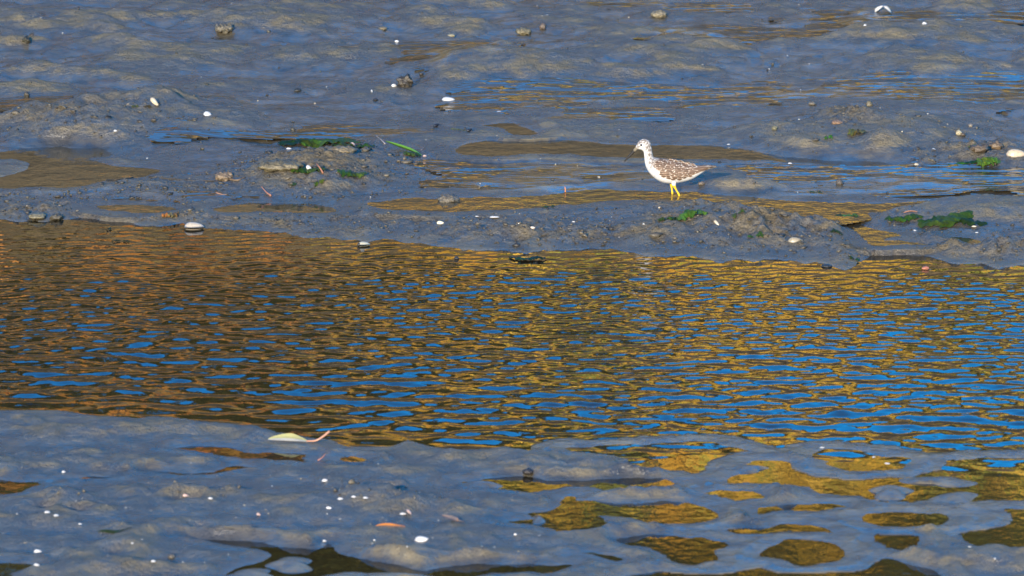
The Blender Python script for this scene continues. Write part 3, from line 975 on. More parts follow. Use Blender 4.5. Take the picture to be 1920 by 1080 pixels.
for s in (-1, 1):
    c = bl(616, 320, 0)
    i = np.argmin(((rc - c) ** 2).sum(1))
    k = np.clip(((c - rc[i]) * rn[i]).sum() / rh[i], -.9, .9)
    yy = rw[i] * math.sqrt(1 - k * k)
    v, f = uv_sphere(.0046)
    e = link('eye', mesh_py('eye', v, f, M_EYE), bird, loc=(c[0], s * (yy - .0010), c[2]))
    a = np.linspace(0, 2 * math.pi, 15)
    v, f = tube(np.stack([.0043 * np.cos(a), np.full(15, s * .0014), .0043 * np.sin(a)], -1), np.full(15, .0008), 6)
    link('eye_ring', mesh_py('eye_ring', v, f, M_SHELL, (.85, .83, .8)), e)
# folded wings of overlapping spotted feathers
UP = np.array([(770, 500), (800, 486), (900, 484), (1000, 502), (1100, 530), (1200, 550), (1300, 562), (1400, 560), (1455, 562)], float)
LO = np.array([(770, 560), (800, 622), (840, 668), (900, 692), (980, 702), (1080, 684), (1180, 652), (1300, 632), (1380, 600), (1455, 568)], float)
def side_y(zx, zz):
    p = bl(zx, zz)
    i = np.argmin(((rc[:60] - p) ** 2)[:, [0]].sum(1))
    k = np.clip((p[2] - rc[i][2]) / rh[i], -.97, .97)
    return rw[i] * math.sqrt(1 - k * k)
def feather(s, zx, zy, ln, wd, slope, lift, r):
    n = 6
    V, C = [], []
    for q in range(n):
        u = q / (n - 1)
        wq = wd * (math.sin(math.pi * min(.16 + u * .80, .97)) ** .7)
        cx, cy = zx + ln * u, zy + slope * ln * u
        for e in (-1, -.5, 0, .5, 1):
            a, b = cx - slope * e * wq, cy + e * wq
            V.append(bl(a, b, s * (side_y(a, b) + lift + .0011 * (1 - e * e) - .0004 * u)))
            if abs(e) == 1:
                C.append((.24, .165, .11) if (q + int(e > 0) * 2) % 3 else (.62, .55, .45))
            elif abs(e) == .5:
                C.append((.15, .095, .06))
            else:
                C.append((.065, .040, .026))
        if q == n - 1:
            C[-5:] = [(.75, .69, .58)] * 5
    F = [(q * 5 + j, q * 5 + j + 1, (q + 1) * 5 + j + 1, (q + 1) * 5 + j) for q in range(n - 1) for j in range(4)]
    return np.array(V), F, np.array(C) * r
M_FEATHER = tint_material('wing_feather', .6, .25, .2, 400)
prng = random.Random(11)
for s in (-1, 1):
    V, F, C = np.zeros((0, 3)), [], np.zeros((0, 3))
    for row in range(13):
        zx = 1180 - row * 33
        up, lo = np.interp(zx, UP[:, 0], UP[:, 1]), np.interp(zx, LO[:, 0], LO[:, 1])
        m = max(3, int((lo - up) / 25))
        for j in range(m + 1):
            vv = (j + (.5 if row % 2 else 0)) / (m + .5)
            zy = up + 8 + (lo - up - 18) * vv
            v, f, c = feather(s, zx + prng.uniform(-17, 17), zy + prng.uniform(-5, 5), prng.uniform(52, 64), prng.uniform(15, 18), .10 + .12 * (vv - .5) * -1, .0012 + .00012 * row, prng.uniform(.75, 1.25))
            k = len(V)
            V = np.vstack([V, v]); F += [tuple(i + k for i in q) for q in f]; C = np.vstack([C, c])
    w = link('wing', mesh_py('wing', V, F, M_FEATHER, C), bird)
    for j in range(7):
        zx, zy = 1120 + j * 14, 668 - j * 15
        ln = 190 + j * 24
        v, f, c = feather(s, zx, zy, min(ln, 1462 - zx), 15, (565 + (6 - j) * 4 - zy) / ln, .0006 + .0003 * j, 1.0)
        dark = np.clip((v[:, 0] - bl(1300, 0)[0]) / (bl(1440, 0)[0] - bl(1300, 0)[0]), 0, 1)[:, None]
        c = c * (1 - .75 * dark * (j > 3))
        link('flight_feather', mesh_py('flight_feather', v, f, M_FEATHER, c), w)

# ------------------------------------------------------------------ shells, weed and litter on the mud
def spot(px, py):
    p = hit(px, py)
    return p, float(np.linalg.norm([p.x, p.y, CAM_H - p.z])) / FPX      # place, metres per photograph pixel there

def valve_mesh(name, L, W, D, base, seed, egg=.25):
    """one cupped bivalve shell, convex side up, with growth rings and thickness"""
    nr, ns = 9, 26
    V, C = [], []
    r_ = np.random.default_rng(seed)
    for side, off in ((1, 0.0), (-1, .10)):
        for i in range(nr + 1):
            r = i / nr if side == 1 else 1 - i / nr
            for k in range(ns):
                a = 2 * math.pi * k / ns
                ox = math.cos(a) * (1 + egg * math.cos(a) * .5) + .0
                oy = math.sin(a) * (1 - egg * math.cos(a) * .6)
                sh = (1 - r) * -.30                               # beak sits toward one end
                z = D * max(0, 1 - r ** 2.2) ** .75 * (1 - off * 1.6) - off * .02 * L
                z += .012 * D * math.sin(r * 42) * (side == 1)
                V.append((L / 2 * (ox * r + sh * .6), W / 2 * (oy * r + sh * .25), z))
                g = 1 - .16 * (math.sin(r * 33 + math.sin(a * 2)) > .35) - .10 * r_.uniform()
                C.append(np.array(base) * g)
    F = ring_faces(2 * (nr + 1), ns)
    return mesh_py(name, np.array(V), F, M_SHELL, np.clip(np.array(C), 0, .95))

CREAM, WHITE, PINK, TAN = (.40, .33, .22), (.46, .445, .41), (.42, .29, .23), (.24, .20, .13)
def shell(px, py, wpx, label, tone=WHITE, yaw=0., pitch=0., roll=0., prop=.62, dome=.22, sink=.1, group='shells lying on the mud', name='clam_shell', cat='shell'):
    p, s = spot(px, py)
    L = wpx * s * .9
    me = valve_mesh(name, L, L * prop, L * dome, tone, int(px + py))
    rot = Matrix.Rotation(yaw, 3, 'Z') @ Matrix.Rotation(roll, 3, 'Y') @ Matrix.Rotation(pitch, 3, 'X')
    o = link(name, me)
    zs = [(rot @ v.co).z for v in me.vertices]
    o.matrix_world = Matrix.Translation((p.x, p.y, p.z - min(zs) - sink * (max(zs) - min(zs)))) @ rot.to_4x4()
    return tag(o, label, cat, group)

def whole_clam(px, py, wpx, label, tone, gape=.0, dark=False, yaw=0.):
    p, s = spot(px, py)
    L = wpx * s
    root = tag(link('clam', None, loc=(p.x, p.y, p.z + L * .10), rot=(0, 0, yaw)), label, 'clam', 'whole clams in the shallows')
    a = link('valve', valve_mesh('valve', L, L * .7, L * .24, tone, 5), root, rot=(-gape, 0, 0))
    b = link('valve', valve_mesh('valve', L, L * .7, L * .20, [c * .9 for c in tone], 6), root, rot=(math.pi + gape, 0, 0))
    if dark:
        V, F = uv_sphere(L * .16)
        link('mud_plug', mesh_py('mud_plug', V * [.9, .8, .9], F, M_STONE, (.02, .017, .012)), root, loc=(-L * .36, -L * .14, L * .04))
    return root

def weed(px, py, wpx, hpx, label, n=5, tone=(.034, .078, .009), seed=0, slope=0., group='green seaweed on the mud', flat=False):
    """crumpled ruffled blades of sea lettuce"""
    p, s = spot(px, py)
    r = np.random.default_rng(seed + int(px))
    L, hh = wpx * s, hpx * s
    root = tag(link('seaweed', None, loc=p), label, 'seaweed', group)
    for b in range(n):
        nu, nv = 30, 6
        cx = 0 if n == 1 else (b / (n - 1) - .5) * L * .62
        bl_ = L if n == 1 else L * r.uniform(.34, .62)
        wd = hh * r.uniform(.7, 1.2)
        yaw = r.normal(0, .22)
        ph = r.uniform(0, 6, 6)
        V, C = [], []
        col_ = np.array(tone) * .55 * r.uniform(.5, 1.6) * np.array([r.uniform(.8, 1.7), 1, r.uniform(.7, 1.3)])
        for i in range(nu + 1):
            u = i / nu
            env = math.sin(math.pi * (.04 + .92 * u)) ** .6
            for j in range(nv + 1):
                v = j / nv * 2 - 1
                x = cx + (u - .5) * bl_ + v * wd * .25 * math.sin(u * 9 + ph[0])
                y = v * wd * env * 1.1 + .35 * wd * math.sin(u * 7 + ph[1]) + r.normal(0, .0006)
                x2, y2 = x * math.cos(yaw) - y * math.sin(yaw), x * math.sin(yaw) + y * math.cos(yaw)
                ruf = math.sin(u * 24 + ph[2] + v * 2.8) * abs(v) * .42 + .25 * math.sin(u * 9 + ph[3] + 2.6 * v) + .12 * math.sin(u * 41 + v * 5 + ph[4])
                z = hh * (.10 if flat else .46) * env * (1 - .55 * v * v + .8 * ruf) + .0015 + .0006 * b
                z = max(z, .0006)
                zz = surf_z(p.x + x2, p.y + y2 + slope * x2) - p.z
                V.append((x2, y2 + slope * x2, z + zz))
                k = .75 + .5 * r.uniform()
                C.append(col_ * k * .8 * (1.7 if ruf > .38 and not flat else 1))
        F = [(i * (nv + 1) + j, i * (nv + 1) + j + 1, (i + 1) * (nv + 1) + j + 1, (i + 1) * (nv + 1) + j) for i in range(nu) for j in range(nv)]
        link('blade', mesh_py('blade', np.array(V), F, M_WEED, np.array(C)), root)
    return root

def ico(sub):
    import bmesh
    bm = bmesh.new(); bmesh.ops.create_icosphere(bm, subdivisions=sub, radius=1)
    V = np.array([v.co[:] for v in bm.verts]); F = [[v.index for v in f.verts] for f in bm.faces]
    bm.free()
    return V, F
ICO3, ICO2, ICO1 = ico(4), ico(3), ico(1)

def stone(px, py, wpx, hpx, label, tone, rough=.25, group='stones and lumps on the mud', name='stone', cat='stone', detail=ICO2, depth=1.0, sink=.35):
    p, s = spot(px, py)
    a, h = wpx * s / 2, hpx * s
    V, F = detail
    k = np.array([min(max(2 * a / h, 1), 3.5), min(max(2 * a / h, 1), 3.5) * depth, 1.0])
    U = V * k
    n = vnoise(U, 1.3, int(px)) * rough + vnoise(U, 3.1, int(py)) * rough * .6 + vnoise(U, 7, int(px + py)) * rough * .4
    ax3 = np.array([a, a * depth, h / 2 / (1 - sink * .5)])
    nr_ = V / ax3; nr_ /= np.linalg.norm(nr_, axis=1)[:, None]
    W = V * ax3 + nr_ * (n * min(h * .75, a))[:, None]
    W[:, 2] -= W[:, 2].min()
    c = np.array(tone) * (1 + .9 * vnoise(V, 4.5, 77))[:, None]
    o = link(name, mesh_py(name, W, F, M_STONE, np.clip(c, .006, .6)), loc=(p.x, p.y, p.z - h * sink))
    return tag(o, label, cat, group)

def twig(pts, wpx, label, tone, name='twig', cat='twig', lift=None, group=None, ends=(1, .5), wander=0.0, seed=1, material=None):
    """thin stick laid over points of the mud; lift raises each point in photograph pixels"""
    r = np.random.default_rng(seed)
    lift = lift or [0] * len(pts)
    P = []
    for (x, y), l in zip(pts, lift):
        p, s = spot(x, y)
        P.append((p.x, p.y, p.z + l * s + wpx * s * .3))
    s = spot(*pts[0])[1]
    Q = catmull(P, 5) + r.normal(0, wander * s + 1e-9, ((len(P) - 1) * 5 + 1, 3)) * [1, 1, .3]
    rad = np.linspace(ends[0], ends[1], len(Q)) * wpx * s / 2
    o0 = Q[0].copy()
    V, F = tube(Q - o0, rad, 7)
    c = np.array(tone) * r.uniform(.7, 1.3, (len(V), 1))
    return tag(link(name, mesh_py(name, V, F, material or M_WOOD, c), loc=o0), label, cat, group)

# -- shells, far to near
p, s = spot(1655, 22)
root = tag(link('open_shell', None, loc=p), 'gaping white bivalve shell alone near the top right', 'shell', 'shells lying on the mud')
for sg in (-1, 1):
    me = valve_mesh('valve', 22 * s, 16 * s, 6 * s, (.48, .44, .37), 3 + sg)
    link('valve', me, root, loc=(sg * 7 * s, 0, 4 * s), rot=(.15, sg * .65, sg * .4))
shell(1733, 45, 11, 'tiny white shell right of the gaping shell, top right', WHITE, .3, dome=.45)
shell(1622, 48, 9, 'tiny pale shell just below the gaping shell, top right', WHITE, .8, dome=.4)
shell(839, 188, 27, 'smooth white oval shell lying on wet mud, upper centre', WHITE, .05, pitch=.25, prop=.6, dome=.2)
shell(936, 210, 15, 'small flat white shell beside a dark pebble, upper centre', WHITE, -.1, dome=.16)
shell(696, 174, 8, 'small white shell standing upright by the dark mussel clump', WHITE, .2, roll=1.1, dome=.4)
shell(738, 162, 12, 'little white broken shell against the dark mussel clump', WHITE, .5, pitch=.5, dome=.4)
shell(289, 196, 22, 'cream shell propped on edge on the left mud mound', CREAM, -.4, roll=.75, pitch=.7, prop=.5, dome=.25)
shell(388, 216, 17, 'rounded white shell on the right flank of the left mud mound', WHITE, .3, pitch=.3, prop=.85, dome=.42)
shell(216, 246, 8, 'small white shell at the foot of the left mud mound', WHITE, .1, dome=.45)
shell(541, 279, 12, 'small white shell at the left end of the long green weed', WHITE, .0, dome=.25)
shell(661, 274, 13, 'pinkish white shell at the right end of the long green weed', PINK, .5, roll=.6, prop=.8, dome=.35)
shell(580, 322, 19, 'white oval shell leaning upright on green seaweed, left of centre', WHITE, -.2, roll=.85, pitch=.9, prop=.5, dome=.15)
shell(796, 293, 9, 'small peach shell fragment right of the green leaf blade', PINK, .4, dome=.4)
shell(1718, 309, 11, 'small round pale shell on the wet mud below the right mound', CREAM, .2, prop=.9, dome=.4)
shell(1481, 307, 10, 'small white shell on the near edge of the long brown pool', WHITE, .1, dome=.3)
shell(1903, 292, 42, 'large cream shell half buried at the right edge of the picture', (.42, .33, .21), .1, pitch=.35, prop=.6, dome=.28)
shell(1751, 281, 10, 'white shell sliver on the mud left of the large cream shell', WHITE, .5, roll=.3, dome=.2)
shell(1366, 271, 9, 'white flake at the far edge of the long brown pool', WHITE, .5, dome=.2)
shell(926, 407, 21, 'flat white shell on grey mud below the dark green weed', WHITE, .0, prop=.5, dome=.12)
shell(894, 406, 9, 'tiny white shell left of the flat white shell on grey mud', WHITE, .3, dome=.2)
shell(825, 419, 16, 'pale yellowish shell tilted on the mud bank, centre', (.66, .58, .36), -.4, pitch=.4, dome=.25)
shell(998, 428, 12, 'tan shell bit on the churned mud strip, centre', (.55, .44, .32), .3, pitch=.3, dome=.3)
shell(1075, 416, 9, 'white sliver on the churned mud left of the bird mound', WHITE, -.5, prop=.4, dome=.2)
shell(1343, 422, 17, 'narrow white shell sticking out of the mound right of the bird', CREAM, -.7, roll=.6, prop=.45, dome=.25)
shell(1237, 390, 9, 'small cream shell at the left foot of the bird', CREAM, .2, dome=.35)
shell(1826, 425, 12, 'small white shell under the right end of the long weed strip', WHITE, 0, dome=.25)
shell(1832, 436, 10, 'tiny white flake on mud below the long weed strip', WHITE, .1, dome=.15)
shell(1715, 432, 8, 'tiny white flake left of the long weed strip, near the rill', WHITE, -.6, dome=.2)
shell(1490, 452, 34, 'buried pale clam shell edge showing in the churned mud', TAN, .0, pitch=.2, prop=.55, dome=.3, sink=.3)
shell(790, 1014, 32, 'largest white oval shell on the near mud, bottom centre', WHITE, -.08, pitch=.3, prop=.62, dome=.26)
shell(766, 965, 17, 'peach shell standing against the small crumbled mud lump', PINK, .4, roll=.7, pitch=.3, prop=.8, dome=.3)
shell(755, 964, 15, 'white shell piece lying left of the peach shell', WHITE, .1, dome=.25)
shell(685, 934, 12, 'white shell bit on the far side of the near mud lump', WHITE, .2, dome=.3)
shell(663, 932, 12, 'white shell bit a little left of the near mud lump', WHITE, -.2, dome=.3)
shell(70, 1035, 18, 'white oval shell on the near mud, bottom left corner', WHITE, .1, dome=.35)
shell(68, 1060, 13, 'small white shell nearest the dark corner pool, bottom left', WHITE, -.1, dome=.35)
shell(88, 961, 14, 'upper left of two small white shells on the near mud', WHITE, .4, dome=.3)
shell(105, 967, 13, 'lower right of two small white shells on the near mud', WHITE, .5, dome=.3)
shell(119, 886, 9, 'tiny white shell above the left dark rill', WHITE, .2, dome=.5)
shell(150, 983, 9, 'small white shell at the edge of a blue wet patch, lower left', WHITE, .3, dome=.3)
shell(347, 930, 13, 'pinkish pebble-like shell on the near mud, left of centre', PINK, .1, dome=.4)
shell(394, 935, 11, 'small white shell right of the pinkish one on near mud', WHITE, -.1, dome=.3)
shell(484, 967, 11, 'peach-tipped white shell in a blue hollow of near mud', PINK, .2, roll=.3, dome=.45)
shell(609, 902, 15, 'white oval shell on smooth near mud below the slot pool', WHITE, 0, dome=.35)
shell(616, 953, 13, 'dull white shell left of the crumbled mud lump', (.66, .62, .56), -.3, dome=.3)
shell(638, 936, 14, 'white shell between smooth mud and crumbled lump', WHITE, .2, dome=.3)
shell(287, 1053, 11, 'small white shell above the bottom edge, lower left', WHITE, .2, dome=.35)
shell(248, 1019, 0 + 7, 'speck-like white shell on near mud right of corner shells', WHITE, .2, dome=.35)
shell(608, 1015, 9, 'small white shell at the tip of the dark near pool', WHITE, .2, dome=.4)
shell(1541, 839, 11, 'white flake at the waterline of the right mud strip', WHITE, 0, dome=.15)
shell(1638, 857, 8, 'small white flake on the wet mud strip, right', WHITE, 0, dome=.2)
shell(1663, 869, 12, 'white flake lying at the tip of the golden strip pool', WHITE, -.2, dome=.15)
shell(1818, 1026, 9, 'small white shell on smooth mud, lower right', WHITE, .3, dome=.3)
shell(966, 1003, 8, 'tiny white bead of shell on near mud, bottom centre', WHITE, .0, dome=.5)
whole_clam(362, 429, 38, 'large pale clam lying half sunk at the channel edge', (.38, .32, .24), .05)
whole_clam(681, 461, 24, 'cream clam with a black gape standing in the channel edge', (.38, .35, .25), .12, True, .2)

# -- seaweed
weed(590, 272, 138, 15, 'longest green seaweed heap above the left centre mud patch', 7, seed=1)
weed(642, 272, 44, 9, 'small green weed tuft joining the pink shell', 3, seed=2)
weed(684, 275, 34, 8, 'small green weed tuft right of the pink shell', 3, seed=3)
weed(772, 291, 30, 9, 'dark green weed tuft below the upright leaf blade', 3, seed=4, slope=-.3)
weed(574, 325, 70, 11, 'green seaweed under the leaning white shell', 4, seed=5)
weed(660, 330, 48, 10, 'green seaweed strip right of the leaning white shell', 4, seed=6)
weed(598, 344, 18, 8, 'bright green scrap of weed on the left centre mud', 2, (.07, .15, .015), 7)
weed(550, 347, 12, 5, 'small olive weed scrap left of the bright green one', 1, (.05, .09, .02), 8)
weed(937, 391, 92, 11, 'dark green seaweed heap in the pool left of the bird', 6, (.016, .055, .014), 9)
weed(1030, 389, 20, 6, 'tiny dark weed tuft at the pool edge left of the bird', 2, (.018, .055, .014), 10)
weed(988, 488, 66, 8, 'dark green seaweed floating in the channel below the bird', 4, (.012, .040, .012), 11, flat=False)
weed(228, 453, 32, 5, 'small dark weed floating in the left channel', 2, (.014, .035, .010), 12)
weed(205, 431, 9, 6, 'tiny dark weed tip poking from the left channel', 1, (.02, .04, .012), 13)
weed(1292, 404, 66, 14, 'bright green seaweed on top of the mound under the bird', 5, (.07, .15, .015), 14, slope=.3)
weed(1250, 412, 30, 10, 'green weed scrap on the left of the bird mound', 2, (.05, .12, .015), 15)
weed(1384, 400, 22, 7, 'small green weed scrap on the right shoulder of the bird mound', 2, (.05, .12, .015), 16)
weed(1416, 445, 30, 8, 'green weed scrap on the churned bank right of the bird mound', 2, (.04, .11, .014), 17)
weed(1588, 408, 46, 10, 'green weed tuft in the rill mouth, right of centre', 3, (.045, .11, .014), 18)
weed(1596, 419, 26, 6, 'dark weed scrap lying in the rill, right of centre', 2, (.03, .07, .014), 19)
weed(1568, 436, 18, 6, 'dark weed scrap on mud left of the rill', 2, (.03, .07, .02), 20)
weed(1690, 413, 66, 10, 'left thin half of the long weed strip on the right', 4, seed=21)
weed(1782, 418, 124, 14, 'right thick half of the long weed strip on the right', 6, seed=22)
weed(1852, 305, 42, 13, 'bright green weed clump at right under the cream shell', 4, (.06, .14, .012), 23)
weed(1800, 309, 80, 6, 'thin green weed strand trailing left of the bright clump', 3, (.03, .10, .014), 24, slope=.4)
weed(1838, 273, 42, 9, 'narrow green blade lying on mud near the right edge', 2, (.03, .10, .012), 25, slope=.6)
weed(1553, 260, 14, 8, 'bright green weed scrap on the right mud mound', 2, (.045, .14, .014), 26)
weed(1607, 252, 32, 12, 'yellow-olive weed tuft on top of the right mud mound', 3, (.14, .13, .03), 27)
weed(1602, 486, 20, 6, 'dark green weed scrap at the channel edge, right', 2, (.02, .06, .014), 28)
weed(1530, 362, 22, 5, 'dark weed scrap on wet mud right behind the bird', 2, (.02, .06, .02), 29)
weed(215, 997, 66, 5, 'flat olive weed film on the near mud, lower left', 1, (.05, .07, .012), 30, flat=True, slope=-.5)
weed(320, 406, 30, 9, 'golden brown weed tuft at the left channel edge', 3, (.20, .13, .03), 31)
weed(265, 201, 40, 5, 'thin olive weed strand on top of the left mud mound', 2, (.06, .07, .02), 32)

# -- stones, mussels and lumps
stone(761, 163, 26, 19, 'dark knobbly mussel clump on the upper mud', (.035, .028, .018), .55, detail=ICO3, name='mussel_clump', cat='mussels')
stone(1574, 346, 13, 11, 'dark round pebble standing on wet mud right of the bird', (.06, .05, .04), .25)
stone(1315, 346, 12, 6, 'small brown pebble just behind the bird tail', (.10, .08, .06), .3)
stone(50, 80, 13, 11, 'black clump of debris near the top left corner', (.022, .02, .01), .5)
stone(50, 180, 9, 8, 'small dark stub in wet mud at far left', (.04, .033, .02), .4)
stone(934, 201, 8, 6, 'small black pebble above the flat white shell', (.03, .028, .022), .2)
stone(704, 188, 9, 4, 'black flat pebble below the small upright shell', (.014, .013, .012), .2)
stone(558, 171, 13, 6, 'black flat pebble on upper mud, left of centre', (.02, .02, .016), .3)
stone(982, 65, 28, 11, 'olive crusted stone near the top, right of centre', (.11, .093, .05), .35, detail=ICO3)
stone(1236, 31, 30, 11, 'tan crusted stone at the top, right of centre', (.15, .125, .075), .3, detail=ICO3)
stone(1018, 54, 12, 11, 'small brown lump beside the olive crusted stone', (.08, .06, .045), .4)
stone(718, 55, 16, 6, 'small olive stone on the upper mud, centre', (.12, .10, .06), .3)
stone(846, 68, 16, 5, 'small cream topped stone on the upper mud, centre', (.22, .19, .11), .3)
stone(420, 60, 34, 13, 'grey crumbled stone on the upper mud, left', (.095, .082, .055), .5, detail=ICO3)
stone(841, 381, 40, 15, 'muddy pointed stone at the pool edge left of the bird', (.09, .075, .05), .35, detail=ICO3, sink=.2)
stone(525, 318, 84, 16, 'barnacle crusted olive stone left of the leaning white shell', (.10, .082, .044), .4, detail=ICO3, depth=.7)
stone(640, 286, 56, 11, 'tan crusted stone below the long green weed', (.14, .11, .06), .4, detail=ICO3, depth=.7)
stone(420, 338, 32, 13, 'brown ribbed lump at the end of the black root', (.14, .10, .06), .4, detail=ICO3)
stone(1798, 252, 12, 9, 'small tan pebble on the mud above the narrow green blade', (.28, .24, .15), .25)
stone(1806, 254, 10, 6, 'small dark pebble touching the tan pebble near the right', (.06, .045, .03), .3)
stone(1820, 237, 9, 6, 'lone brown pebble on wet mud, right side', (.14, .12, .09), .2)
stone(1452, 243, 11, 7, 'small olive pebble on the left slope of the right mound', (.12, .11, .06), .3)
stone(1523, 197, 13, 6, 'grey pebble in the streaky wet mud right of centre', (.10, .085, .06), .3)
stone(1630, 198, 12, 11, 'short dark stub standing in streaky wet mud, right', (.09, .075, .04), .4)
stone(1570, 232, 22, 7, 'orange brown lump on the crest of the right mound', (.18, .11, .06), .4)
stone(1335, 292, 8, 5, 'olive pebble at the near edge of the brown pool behind the bird', (.16, .14, .08), .25)
stone(1868, 279, 26, 11, 'brown twisted debris left of the large cream shell', (.11, .075, .04), .6, name='debris', cat='debris')
stone(1836, 284, 34, 11, 'dark brown crumbled debris below the narrow green blade', (.09, .065, .04), .6, name='debris', cat='debris')
stone(1530, 337 - 74, 12, 5, 'dark pebble low on the right mound', (.05, .045, .035), .3)
stone(106, 411, 24, 10, 'dark mud lump standing at the left channel edge', (.06, .05, .03), .45)
stone(70, 409, 34, 9, 'olive mud lump at the far left channel edge', (.13, .11, .06), .45)
stone(856, 502 - 18 + 2, 9, 5, 'black pebble tip breaking the channel surface, centre', (.02, .018, .015), .2)
stone(1550, 500, 20, 5, 'black flat stone at the waterline, right', (.02, .022, .022), .25)
stone(1735, 505, 14, 6, 'reddish stone at the waterline near the right edge', (.30, .11, .06), .3)
stone(990, 888, 20, 9, 'black lump on the long near mud ridge, centre', (.02, .016, .014), .4)
stone(322, 1046, 14, 8, 'small dark pebble on the near mud, lower left', (.07, .06, .045), .3)
def mussel(px, py, wpx, label, yaw):
    p, s = spot(px, py)
    L = wpx * s
    root = tag(link('mussel', None, loc=(p.x, p.y, p.z + .2 * L), rot=(0, -.35, yaw)), label, 'mussel', 'black mussels on the upper mud')
    for sg in (1, -1):
        link('valve', valve_mesh('valve', L, L * .5, L * .24, (.012, .012, .014), 4, .5), root, rot=(0 if sg > 0 else math.pi, 0, 0))
mussel(817, 238, 13, 'black mussel on upper mud left of the other mussel', .5)
mussel(879, 247, 12, 'black mussel on upper mud nearest the small brown rill', .3)

# -- sticks, roots and leaves
twig([(150, 343), (185, 340), (215, 339), (250, 334)], 4, 'short black root along the near edge of the left pool', (.02, .016, .012), 'root', 'root', wander=.8, seed=3)
twig([(280, 333), (320, 336), (360, 339), (405, 340)], 3.4, 'long thin black root running to the brown ribbed lump', (.02, .016, .012), 'root', 'root', wander=.6, seed=4)
twig([(430, 337), (445, 339), (460, 333)], 4, 'brown bent root end right of the ribbed lump', (.12, .08, .045), 'root', 'root', seed=5)
twig([(606, 326), (600, 322), (593, 321)], 4, 'orange stick leaning beside the white oval shell', (.24, .10, .05), lift=[0, 6, 14], seed=6)
twig([(508, 368), (499, 362), (490, 356)], 4.2, 'reddish stick on the wet mud at left centre', (.24, .11, .07), lift=[0, 1, 6], ends=(1, .4), seed=7)
twig([(634, 88), (655, 88), (674, 87)], 2.4, 'thin straight dark stick on the upper mud', (.06, .05, .04), seed=8)
twig([(1060, 361), (1060, 360), (1059, 360)], 3, 'tiny orange stick standing in the pool left of the bird', (.45, .16, .05), lift=[0, 4, 9], seed=9)
twig([(722, 270), (714, 262), (704, 254)], 1.8, 'fine pale stem above the upright green leaf blade', (.30, .26, .24), seed=10)
twig([(405, 362), (418, 366), (425, 366)], 3, 'small pinkish stick on the left wet mud', (.22, .12, .08), seed=12)
twig([(596, 864), (604, 862), (610, 860)], 3, 'tiny red stick in the golden slot pool', (.25, .10, .06), lift=[0, 3, 8], seed=13)
twig([(845, 242), (860, 243), (874, 246)], 2.2, 'thin green stem lying left of a black mussel', (.05, .06, .02), seed=14)

def leaf_blade(pts, wpx, label, tone, lift, stem=None, stem_tone=None, stem_lift=None, name='leaf', fold=.35, two=None, tilt=0.0):
    P, S = [], 1
    for (x, y), l in zip(pts, lift):
        p, S = spot(x, y)
        P.append((p.x, p.y, p.z + l * S + .002))
    Q = catmull(P, 6)
    n = len(Q)
    o0 = Q[0].copy()
    T = np.gradient(Q, axis=0); T /= np.linalg.norm(T, axis=1)[:, None]
    V, C = [], []
    for i in range(n):
        u = i / (n - 1)
        w = wpx * S * max(math.sin(math.pi * min(.03 + u * .94, .99)) ** .8, .06)
        sd = np.cross(T[i], [0, 0, 1]); sd /= np.linalg.norm(sd) + 1e-9
        for e in (-1, -.5, 0, .5, 1):
            V.append(Q[i] - o0 + sd * e * w + np.array([0, 0, abs(e) * w * fold - e * w * tilt + w * abs(tilt)]))
            c = np.array(tone if two is None or e * 1.0 < .2 else two)
            C.append(c * (.8 if e == 0 else 1))
    m = len(V)
    F = [(i * 5 + j, i * 5 + j + 1, (i + 1) * 5 + j + 1, (i + 1) * 5 + j) for i in range(n - 1) for j in range(4)]
    V2 = np.array(V) - [0, 0, .0012]
    F += [tuple(m + k for k in reversed(f)) for f in F]
    root = tag(link(name, None, loc=o0), label, 'leaf')
    link('blade', mesh_py('blade', np.vstack([V, V2]), F, M_DLEAF, np.array(C + C)), root)
    if stem:
        SP = []
        for (x, y), l in zip(stem, stem_lift):
            p, s = spot(x, y)
            SP.append(np.array((p.x, p.y, p.z + l * s + .003)) - o0)
        SQ = catmull(SP, 5)
        v, f = tube(SQ, np.linspace(1.7, 2.3, len(SQ)) * S, 7)
        link('stem', mesh_py('stem', v, f, M_DLEAF, stem_tone), root)
    return root
leaf_blade([(503, 826), (530, 829), (552, 830), (577, 830)], 9, 'pale yellow fallen leaf with a raised pink stem on near mud', (.34, .31, .12), [1, 3, 3, 1],
           [(574, 830), (592, 831), (606, 832), (618, 833)], (.36, .19, .12), [1, 3, 12, 23], two=(.36, .33, .26), tilt=.55, fold=.15)
leaf_blade([(790, 292), (770, 286), (745, 280), (724, 278)], 5, 'bright green leaf blade standing up right of the long weed', (.07, .17, .015), [0, 2, 5, 12], name='green_leaf', fold=.8)
leaf_blade([(705, 988), (722, 990), (738, 991), (760, 990)], 4, 'orange leaf with a pale end on the near mud, bottom centre', (.40, .14, .02), [1, 2, 2, 1], tilt=.5, two=(.20, .12, .07))
leaf_blade([(828, 973), (842, 978), (856, 981), (872, 982)], 5, 'curled brown and white leaf on the near mud, bottom centre', (.20, .12, .07), [5, 3, 1, 1], fold=.7, two=(.34, .30, .28), tilt=.4)
leaf_blade([(1720, 399), (1706, 400), (1694, 401)], 4, 'small orange leaf at the edge of the right pool', (.45, .20, .08), [1, 2, 1])

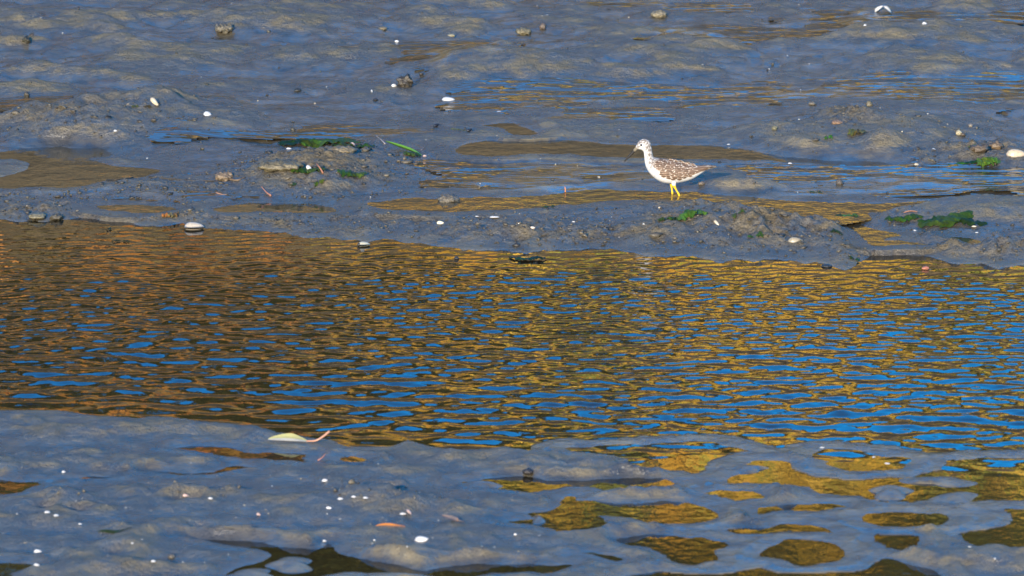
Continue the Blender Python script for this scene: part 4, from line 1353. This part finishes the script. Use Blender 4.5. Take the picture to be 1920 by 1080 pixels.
# -- uncountable specks and crumbs
def scatter(name, n, region, size, tone, label, cat, mat, flat, clumpy=False, seed=1, both=.6):
    r = np.random.default_rng(seed)
    V0, F0 = ICO1
    VV, FF, CC = [], [], []
    k = 0
    tries = 0
    while k < n and tries < n * 25:
        tries += 1
        px, py = r.uniform(-60, 1980), r.uniform(*region)
        x, y = on_plane(px, py, .02)
        z = ground_s(x, y)
        if z < .0035: continue
        i, j = np.searchsorted(gx, x), np.searchsorted(gy, y)
        if film[j, i] > .6: continue
        if clumpy and clump[j, i] < r.uniform(.1, .9): continue
        s = size * math.exp(r.normal(0, .5))
        a = r.uniform(0, 6.3)
        W = V0 * (1 + .35 * r.normal(size=(len(V0), 1))) * np.array([s, s * r.uniform(.5, 1), s * flat])
        W = np.stack([W[:, 0] * math.cos(a) - W[:, 1] * math.sin(a), W[:, 0] * math.sin(a) + W[:, 1] * math.cos(a), W[:, 2]], -1) + [x, y, z + s * flat * .5]
        VV.append(W); FF.append(np.array(F0) + k * len(V0))
        CC.append(np.tile(np.array(tone[r.integers(len(tone))]) * r.uniform(.7, 1.2), (len(V0), 1)))
        k += 1
    me = mesh_np(name, np.concatenate(VV), np.concatenate(FF), mat)
    set_col(me, 'tint', np.concatenate(CC))
    return tag(link(name, me), label, cat, kind='stuff')
scatter('shell_fragments', 110, (860, 1085), .0014, [WHITE, WHITE, CREAM], 'white specks of broken shell on the near mud', 'shell fragments', M_SHELL, .5, seed=21)
scatter('shell_fragments', 150, (0, 470), .0019, [WHITE, CREAM, (.5, .45, .38)], 'white specks of broken shell on the far mud', 'shell fragments', M_SHELL, .5, seed=22)
scatter('mud_crumbs', 4200, (0, 500), .0032, [(.03, .025, .017), (.09, .075, .048), (.06, .05, .032), (.04, .033, .022)], 'crumbs and worm casts on the churned mud', 'mud crumbs', M_STONE, .45, True, seed=23)
scatter('dark_specks', 500, (0, 500), .0026, [(.025, .02, .015), (.05, .045, .03)], 'small dark specks strewn over the far mud', 'debris', M_STONE, .8, seed=24)
scatter('mud_crumbs', 260, (880, 1085), .0030, [(.05, .042, .028), (.12, .10, .065)], 'small crumbs on the near mud', 'mud crumbs', M_STONE, .8, True, seed=25)
